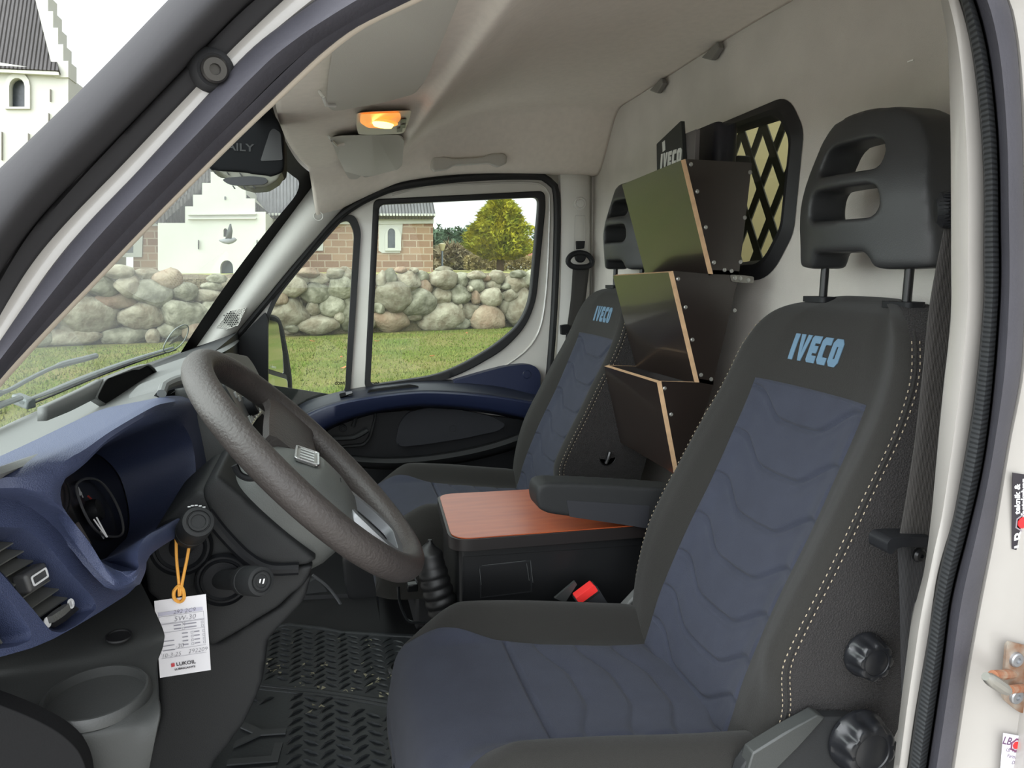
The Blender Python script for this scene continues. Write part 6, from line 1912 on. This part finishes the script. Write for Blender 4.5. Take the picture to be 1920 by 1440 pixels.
# far footwell: kick panel bin and footrest pad
mb = MB(); mb.prism(px([(640, 1040), (765, 1040), (767, 1168), (690, 1164), (665, 1150), (648, 1112)], .98), (0, .12, 0)); kb = mb.build('kick_panel', mat('kick_black', (20, 21, 23), .45), dash, smooth=0); melted(kb, .008, 12)
mb = MB(); mb.tube(spline(px([(586, 1078), (612, 1098), (632, 1122), (648, 1150), (658, 1168)], .96), 24), .004, 8); mb.build('kick_edge', mat('kick_edge_grey', (92, 94, 96), .4), dash)
mb = MB(); mb.prism(px([(566, 1098), (592, 1082), (612, 1100), (632, 1132), (628, 1142), (574, 1146)], 1.02), (0, .02, 0)); mb.build('foot_pad', mat('foot_pad', (44, 46, 47), .55), dash, bevel=.005)
mb = MB(); mb.prism([Vector((-.45, 1.06, FZ)), Vector((.15, .98, FZ)), Vector((.15, 1.45, FZ)), Vector((-.45, 1.45, FZ))], (0, 0, .012)); mb.build('footwell_liner', mat('liner_black', (30, 31, 33), .6), dash, smooth=0)

# ---- overhead
def on_ceiling(u, v, off=0.0):
    r = ray(u, v); lo, hi = .3, 4.0
    f = lambda t: (CAM + r * t).z - (hz((CAM + r * t).x, (CAM + r * t).y) - off)
    t = lo
    while t < hi:
        if f(t) > 0: break
        t += .01
    a, b = t - .01, t
    for _ in range(20):
        m = (a + b) / 2
        if f(m) > 0: b = m
        else: a = m
    return CAM + r * b
def draped(mb, pix, off0, off1, rnd=3, mi=0, hole=None):
    L = [(p.x, p.y) for p in fillet([(u, v, 0) for u, v in pix], rnd, 4)]
    n = len(L)
    r = delaunay_2d_cdt([Vector(p) for p in L], [(i, (i + 1) % n) for i in range(n)], [], 1, 1e-6)
    for off, fl in ((off1, False), (off0, True)):
        mb.add([on_ceiling(p[0], p[1], off) for p in r[0]], [tuple(f)[::-1] if fl else tuple(f) for f in r[2]], mi)
    lo = [on_ceiling(u, v, off0) for u, v in L]; hi = [on_ceiling(u, v, off1) for u, v in L]
    mb.add(lo + hi, [(i, (i + 1) % n, (i + 1) % n + n, i + n) for i in range(n)], mi)
    return mb
VIS = mat('visor_vinyl', (186, 182, 174), .8, bump=.15, bscale=500)
v1_ = thing('sun_visor', 'large grey sun visor folded up above the steering wheel', 'sun visor', on_ceiling(740, 110, .01))
mb = draped(MB(), [(612, 196), (616, 140), (628, 72), (660, -30), (720, -120), (925, -120), (872, -30), (826, 85), (797, 152), (778, 176), (720, 192), (640, 207), (622, 208)], .002, .020, 10)
mb.build('visor_panel', VIS, v1_, bevel=.005, seg=3)
mb = MB(); mb.tube([on_ceiling(599, 172, .004), on_ceiling(606, 182, .016), on_ceiling(612, 197, .022), on_ceiling(628, 198, .022)], .003, 8); mb.build('visor_clip', TRIM_WHITE, v1_)
v2_ = thing('sun_visor', "grey sun visor with a notched lower edge above the passenger's side", 'sun visor', on_ceiling(700, 290, .01))
mb = draped(MB(), [(618, 258), (640, 254), (700, 253), (750, 253), (758, 260), (754, 310), (746, 318), (700, 330), (684, 333), (678, 329), (670, 336), (655, 336), (648, 325), (632, 290)], .002, .016, 4)
mb.build('visor_panel', VIS, v2_, bevel=.004, seg=3)
mb = MB(); mb.tube([on_ceiling(616, 256, .004), on_ceiling(622, 264, .018), on_ceiling(631, 273, .02), on_ceiling(646, 270, .02)], .003, 8); mb.build('visor_clip', TRIM_WHITE, v2_)
dl_ = thing('dome_light', 'small ceiling lamp glowing amber between the two sun visors', 'lamp', on_ceiling(720, 230, .01))
mb = draped(MB(), [(669, 212), (700, 209), (771, 207), (768, 222), (758, 248), (750, 251), (700, 253), (672, 252), (668, 235)], .0, .016, 4); mb.build('lamp_base', mat('lamp_plastic', (214, 206, 196), .4), dl_, bevel=.003)
def amber():
    m = mat('amber_lens', (240, 196, 150), .25, emit=(255, 150, 50), estr=.55)
    t = m.node_tree; b = t.nodes['Principled BSDF']
    return m
mb = draped(MB(), [(676, 214), (750, 211), (752, 222), (742, 236), (720, 241), (690, 240), (675, 230)], .016, .020, 4); ln = mb.build('lens', amber(), dl_, bevel=.002)
mb = MB(); c = on_ceiling(718, 228, .023); mb.lathe([(.030, 0), (.030, .002), (.026, .004), (.001, .005)], c, (-.1, 0, -1), 28); rg = mb.build('lamp_ring', mat('amber_ring', (220, 170, 110), .3, emit=(255, 150, 50), estr=.9), ln)
mb = MB(); mb.lathe([(.022, 0), (.018, .006), (.001, .008)], c + Vector((0, 0, -.004)), (-.1, 0, -1), 28); mb.build('bulb', mat('bulb_glow', (255, 226, 150), .4, emit=(255, 206, 90), estr=5), ln)
for u, v in ((757, 227), (756, 237), (750, 244)):
    mb = draped(MB(), [(u - 5, v - 3), (u + 5, v - 4), (u + 4, v + 3), (u - 6, v + 4)], .016, .021, 1); mb.build('lamp_switch', mat('switch_grey', (110, 106, 100), .5), dl_)
hp = on_ceiling(880, 302, 0); HY = hp.y - .028
ho_ = [(809, 300), (812, 293), (835, 293), (852, 297), (905, 294), (920, 288), (945, 287), (952, 293), (951, 306), (935, 313), (918, 306), (852, 310), (838, 318), (815, 321), (809, 315)]
mb = MB(); mb.prism(px(ho_, HY), (0, .03, 0)); gh = mb.build('grab_handle', mat('handle_grey', (176, 172, 164), .6), None, smooth=0); melted(gh, .004, 8)
tag(gh, 'grey grab handle on the headliner above the passenger door window', 'grab handle')
for i, (u, v, s_) in enumerate([(1136, 238, 1), (1238, 161, 1.2), (1340, 97, 1.4)]):
    c = P(u, v, x=.899)
    mb = MB(); mb.prism([c + Vector((0, a, b)) for a, b in ((.04, -.004), (-.035, .012), (-.045, -.004), (-.01, -.022))], (-.014, 0, 0))
    tag(mb.build('headliner_clip', mat('clip_grey', (120, 117, 112), .7), None, smooth=0, bevel=.003), ('grey headliner clip in the far top corner of the bulkhead', 'grey headliner clip above the folder in the rack', 'grey headliner clip above the grilled bulkhead window')[i], 'clip', 'clips along the headliner edge')
mb = MB(); mb.box(P(1707, 114, x=.903), (.001, .012, .002)); tag(mb.build('bulkhead_fleck', mat('fleck_white', (240, 240, 236), .6), None, smooth=0), 'tiny white fleck stuck high on the grey bulkhead felt', 'fleck')

# sensor housing behind the windscreen
pod = thing('sensor_housing', 'black overhead sensor housing with slotted grey lip at the windscreen top', 'sensor housing', P(470, 280, y=.48))
PY = .44
mb = MB(); mb.prism(px([(352, 290), (385, 304), (394, 319), (432, 322), (470, 326), (510, 332), (532, 322), (534, 300), (533, 252), (522, 225), (496, 188), (470, 150), (400, 150)], PY), (0, .13, 0))
pb_ = mb.build('housing', mat('pod_black', (9, 10, 13), .75, spec=.15), pod, smooth=0); melted(pb_, .004, 10)
mb = MB(); mb.prism(px([(392, 319), (412, 322), (432, 337), (446, 346), (470, 353), (498, 351), (520, 338), (532, 318), (470, 318), (430, 317)], PY + .004), (0, .10, 0)); lp_ = mb.build('lower_lip', mat('pod_grey', (110, 110, 100), .5), pod, smooth=0); melted(lp_, .0035, 7)
mb = MB(); mb.prism(fillet(px([(416, 337), (425, 333), (470, 330), (498, 333), (503, 340), (495, 346), (440, 348), (427, 345)], PY - .0005), .01), (0, .004, 0)); mb.build('lip_opening', mat('pod_hole', (20, 21, 28), .4), lp_, smooth=0)
for u, v in ((402, 323), (427, 325), (451, 327), (438, 351), (458, 351), (476, 351)):
    mb = MB(); mb.prism(px([(u - 3, v - 3), (u - .5, v - 3), (u + 4, v + 3), (u + 1, v + 3)], PY - .0005), (0, .003, 0)); mb.build('lip_slot', INK, lp_, smooth=0)
fp = fillet(px([(372, 305), (391, 290), (470, 297), (482, 292), (492, 270), (505, 240), (512, 232), (526, 238), (530, 300), (520, 312), (470, 311), (395, 308)], PY - .0008), .006)
mb = MB(); mb.prism(fillet(px([(488, 302), (506, 246), (513, 240), (526, 249), (530, 300)], PY - .001), .004), (0, .003, 0)); mb.build('lens_window', mat('pod_lens', (24, 23, 25), .3), pod, smooth=0)
wm = MB(); wm.add(*text_mesh('DAILY', .018, Fr(P(441, 276, y=PY - .001), (1, 0, -.03), (0, 0, 1)), .0004, 0, sx=1.25)); wm.build('engraved_name', mat('pod_letter', (12, 12, 14), .6), pod, smooth=0, weld=False)
mb = MB(); mb.prism(px([(418, 264), (444, 236), (448, 239), (421, 267)], PY - .001), (0, .002, 0)); mb.build('white_strip', mat('strip_white', (226, 236, 232), .4), pod, smooth=0)

# ---- outside on the glass
from mathutils.bvhtree import BVHTree
_wt = BVHTree.FromPolygons([v.co.copy() for v in ws.data.vertices], [tuple(p.vertices) for p in ws.data.polygons])
def on_ws(u, v, off=0.0):
    h = _wt.ray_cast(CAM, ray(u, v).normalized())
    if h[0] is None:
        q = P(u, v, x=-.52); return q
    n = h[1] if h[1].x < 0 else -h[1]
    return h[0] + n * off
WIP = mat('wiper_grey', (92, 98, 98), .4, .2)
wp_ = thing('windscreen_wiper', 'long dark wiper resting across the outside of the windscreen base', 'wiper', on_ws(180, 710))
bl = spline([on_ws(u, v, .012) for u, v in [(52, 760), (100, 741), (150, 720), (200, 700), (260, 678), (300, 665), (330, 656)]], 40)
mb = MB(); mb.tube(bl, [.005 + .004 * math.sin(PI * k / 39) for k in range(40)], 8, flat=.7); mb.build('blade', WIP, wp_)
mb = MB(); mb.tube([p + Vector((.008, 0, -.006)) for p in bl], .0028, 6); mb.build('blade_rubber', RUBBER, wp_)
mb = MB(); mb.tube(spline([on_ws(u, v, .028) for u, v in [(-30, 765), (0, 755), (40, 747), (80, 724), (120, 703), (150, 692), (176, 685), (200, 678)]], 30), [.008] * 8 + [.0045] * 12 + [.007] * 10, 8); mb.build('arm', WIP, wp_)
mb = MB(); mb.box(on_ws(58, 758, .014), (.02, .045, .02), (.6, .8, .1), (-.8, .6, .2)); mb.build('blade_end', WIP, wp_, bevel=.004)
w2_ = thing('windscreen_wiper', 'second wiper, only its blade end showing low at the pillar', 'wiper', on_ws(10, 780))
mb = MB(); mb.tube(spline([on_ws(u, v, .012) for u, v in [(-60, 795), (-20, 780), (20, 763), (48, 752)]], 16), .008, 8, flat=.7); mb.build('blade', WIP, w2_)
mb = MB(); mb.prism([on_ws(u, v, .02) for u, v in [(-40, 800), (0, 770), (24, 764), (12, 776), (0, 790)]], (.006, 0, .004)); mb.build('arm', WIP, w2_)
pd = thing('parking_disc', 'round transparent parking disc stuck inside the windscreen by the far pillar', 'parking disc', on_ws(328, 632))
do = spline([on_ws(u, v, -.006) for u, v in [(303, 652), (308, 638), (322, 618), (338, 608), (348, 608), (350, 618), (344, 634), (332, 648), (316, 657), (306, 658)]], 40, True)
mb = MB(); mb.tube(do, .0016, 6, closed=True); mb.build('disc_rim', mat('disc_rim', (130, 136, 132), .4), pd)
mb = MB(); mb.add(do, [tuple(range(40))]); mb.build('disc_face', glass_mat('disc_film', (.82, .85, .84), .05), pd, smooth=0)
mb = MB(); mb.prism([on_ws(u, v, -.009) for u, v in [(310, 645), (318, 636), (334, 626), (326, 637)]], (.001, 0, .001)); mb.build('disc_hand', mat('disc_white', (216, 216, 206), .6), pd, smooth=0)

# ---- bolt on the windscreen pillar, striker and stickers on the body edge
blt = thing('pillar_bolt', 'dark socket-head bolt in a rubber cup on the white windscreen pillar', 'bolt', P(399, 132, y=-.47))
bax = Vector((.25, -1, -.15)).normalized(); c = P(399, 132, y=-.466)
mb = MB(); mb.lathe([(.0155, -.008), (.0135, .002), (.0105, .005), (.009, .004)], c, bax, 28); mb.build('rubber_cup', mat('cup_rubber', (34, 34, 36), .7), blt)
mb = MB(); mb.lathe([(.0085, .0), (.0085, .010), (.0072, .0115), (.0036, .0115), (.0032, .008), (.001, .008)], c, bax, 28); mb.build('bolt_head', mat('bolt_dark', (72, 70, 68), .35, .8), blt)
SRF = -.474
stk = thing('door_striker', 'rust-stained steel striker loop on its plate on the white body edge', 'striker', P(1900, 1270, y=SRF))
RUST = mat('rusty_steel', (158, 150, 138), .45, .5, var_rgb=(128, 84, 54), vscale=55)
mb = MB(); mb.prism(fillet([P(u, v, y=SRF - .001) for u, v in [(1883, 1208), (1888, 1201), (1935, 1212), (1935, 1340), (1905, 1332), (1878, 1310), (1876, 1300)]], .004), (0, -.003, 0)); mb.build('striker_plate', RUST, stk, bevel=.0008)
mb = MB(); mb.tube(spline([P(1898, 1264, y=SRF), P(1880, 1265, y=SRF - .014), P(1862, 1266, y=SRF - .026)], 8), .0045, 10); mb.tube(spline([P(1925, 1290, y=SRF), P(1908, 1291, y=SRF - .012), P(1893, 1293, y=SRF - .024)], 8), .004, 10); mb.build('striker_rod', mat('rust', (136, 80, 48), .7, .2, var_rgb=(150, 130, 110), vscale=70), stk)
mb = MB(); mb.tube(spline([P(1848, 1268, y=SRF - .03), P(1866, 1280, y=SRF - .03), P(1890, 1296, y=SRF - .027)], 10), [.004, .0055, .006, .006, .006, .006, .006, .0058, .005, .004], 10); mb.build('striker_bar', STEEL, stk)
for v in (1236, 1305):
    mb = MB(); mb.lathe([(.0075, 0), (.0072, .0025), (.006, .0035), (.003, .0035), (.0027, .002), (.001, .002)], P(1904, v, y=SRF - .004), (0, -1, 0), 20); mb.build('striker_screw', SATIN, stk)
sk = thing('dark_sticker', 'black service sticker with white lettering and red dot on body edge', 'sticker', P(1912, 955, y=SRF - .001))
SY_ = -.4640
mb = MB(); mb.prism([P(u, v, y=SY_) for u, v in [(1898, 886), (1975, 898), (1975, 1050), (1897, 1029)]], (0, -.0004, 0)); mb.build('sticker_film', mat('sticker_black', (40, 36, 42), .5), sk, smooth=0)
STW = mat('sticker_white', (228, 228, 228), .6)
wm = MB()
upz = (P(1907, 910, y=SY_) - P(1907, 960, y=SY_)).normalized()
for s_, u, v, sz in (('teknik &', 1908, 937, .0088), ('fartskriver', 1920, 934, .0088), ('LB', 1912, 1012, .016)):
    wm.add(*text_mesh(s_, sz, Fr(P(u, v, y=SY_ - .0007), upz, (-1, 0, 0), (0, -1, 0)), .0003, 0, shear=.2 if len(s_) > 3 else 0))
wm.build('sticker_lettering', STW, sk, smooth=0, weld=False)
mb = MB(); mb.lathe([(.001, .0008), (.0055, .0008), (.0055, 0)], P(1917, 980, y=SY_ - .0004), (0, -1, 0), 20); mb.build('red_dot', mat('dot_red', (220, 40, 44), .5), sk, smooth=0)
mb = MB(); mb.lathe([(.0075, 0), (.0075, .0005), (.009, .0005), (.009, 0)], P(1917, 980, y=SY_ - .0004), (0, -1, 0), 6); mb.build('hexagon_ring', mat('hex_grey', (130, 122, 128), .5), sk, smooth=0)
SY_ = -.4765
sk2 = thing('pale_sticker', 'pale lilac calibration sticker with small print low on body edge', 'sticker', P(1905, 1420, y=SRF))
mb = MB(); mb.prism([P(u, v, y=SY_) for u, v in [(1881, 1374), (1960, 1388), (1950, 1500), (1872, 1480)]], (0, -.0004, 0)); mb.build('sticker_film', mat('sticker_lilac', (206, 204, 214), .5), sk2, smooth=0)
wm = MB(); rx = (P(1915, 1396, y=SY_) - P(1885, 1390, y=SY_)).normalized()
wm.add(*text_mesh('LB', .011, Fr(P(1889, 1390, y=SY_ - .0007), rx, (0, 0, 1), (0, -1, 0)), .0002))
for k, s_ in enumerate(('LB Teknik &', 'Fartskriver', 'Dato')):
    wm.add(*text_mesh(s_, .0052, Fr(P(1905, 1409 + 11 * k, y=SY_ - .0007), rx, (0, 0, 1), (0, -1, 0)), 0))
wm.build('sticker_print', mat('print_plum', (96, 70, 96), .6), sk2, smooth=0, weld=False)
mb = MB(); mb.lathe([(.001, .0008), (.0038, .0008), (.0038, 0)], P(1905, 1397, y=SY_ - .0004), (0, -1, 0), 20); mb.build('red_dot', mat('dot_red', (220, 40, 44)), sk2, smooth=0)
mb = MB(); mb.lathe([(.0058, 0), (.0058, .0005), (.0075, .0005), (.0075, 0)], P(1905, 1397, y=SY_ - .0004), (0, -1, 0), 6); mb.build('hexagon_ring', mat('hex_plum', (110, 60, 90), .5), sk2, smooth=0)
# ================================================================ origins of single-mesh things at their base
for o in [o for o in COL.objects if o.type == 'MESH' and o.parent is None and o.name not in ('fallen_leaf',) and not o.name.startswith('fallen_leaf') and tuple(o.location) == (0, 0, 0)]:
    vs = [v.co for v in o.data.vertices]
    if not vs: continue
    lo = Vector((min(v.x for v in vs), min(v.y for v in vs), min(v.z for v in vs))); hi = Vector((max(v.x for v in vs), max(v.y for v in vs), max(v.z for v in vs)))
    c = Vector(((lo.x + hi.x) / 2, (lo.y + hi.y) / 2, lo.z))
    if o.name.split('.')[0] in ('ground', 'bounce_pavement'): continue
    o.data.transform(Matrix.Translation(-c))
    o.location = c
    for ch in o.children:
        ch.matrix_parent_inverse = Matrix.Translation(-c)
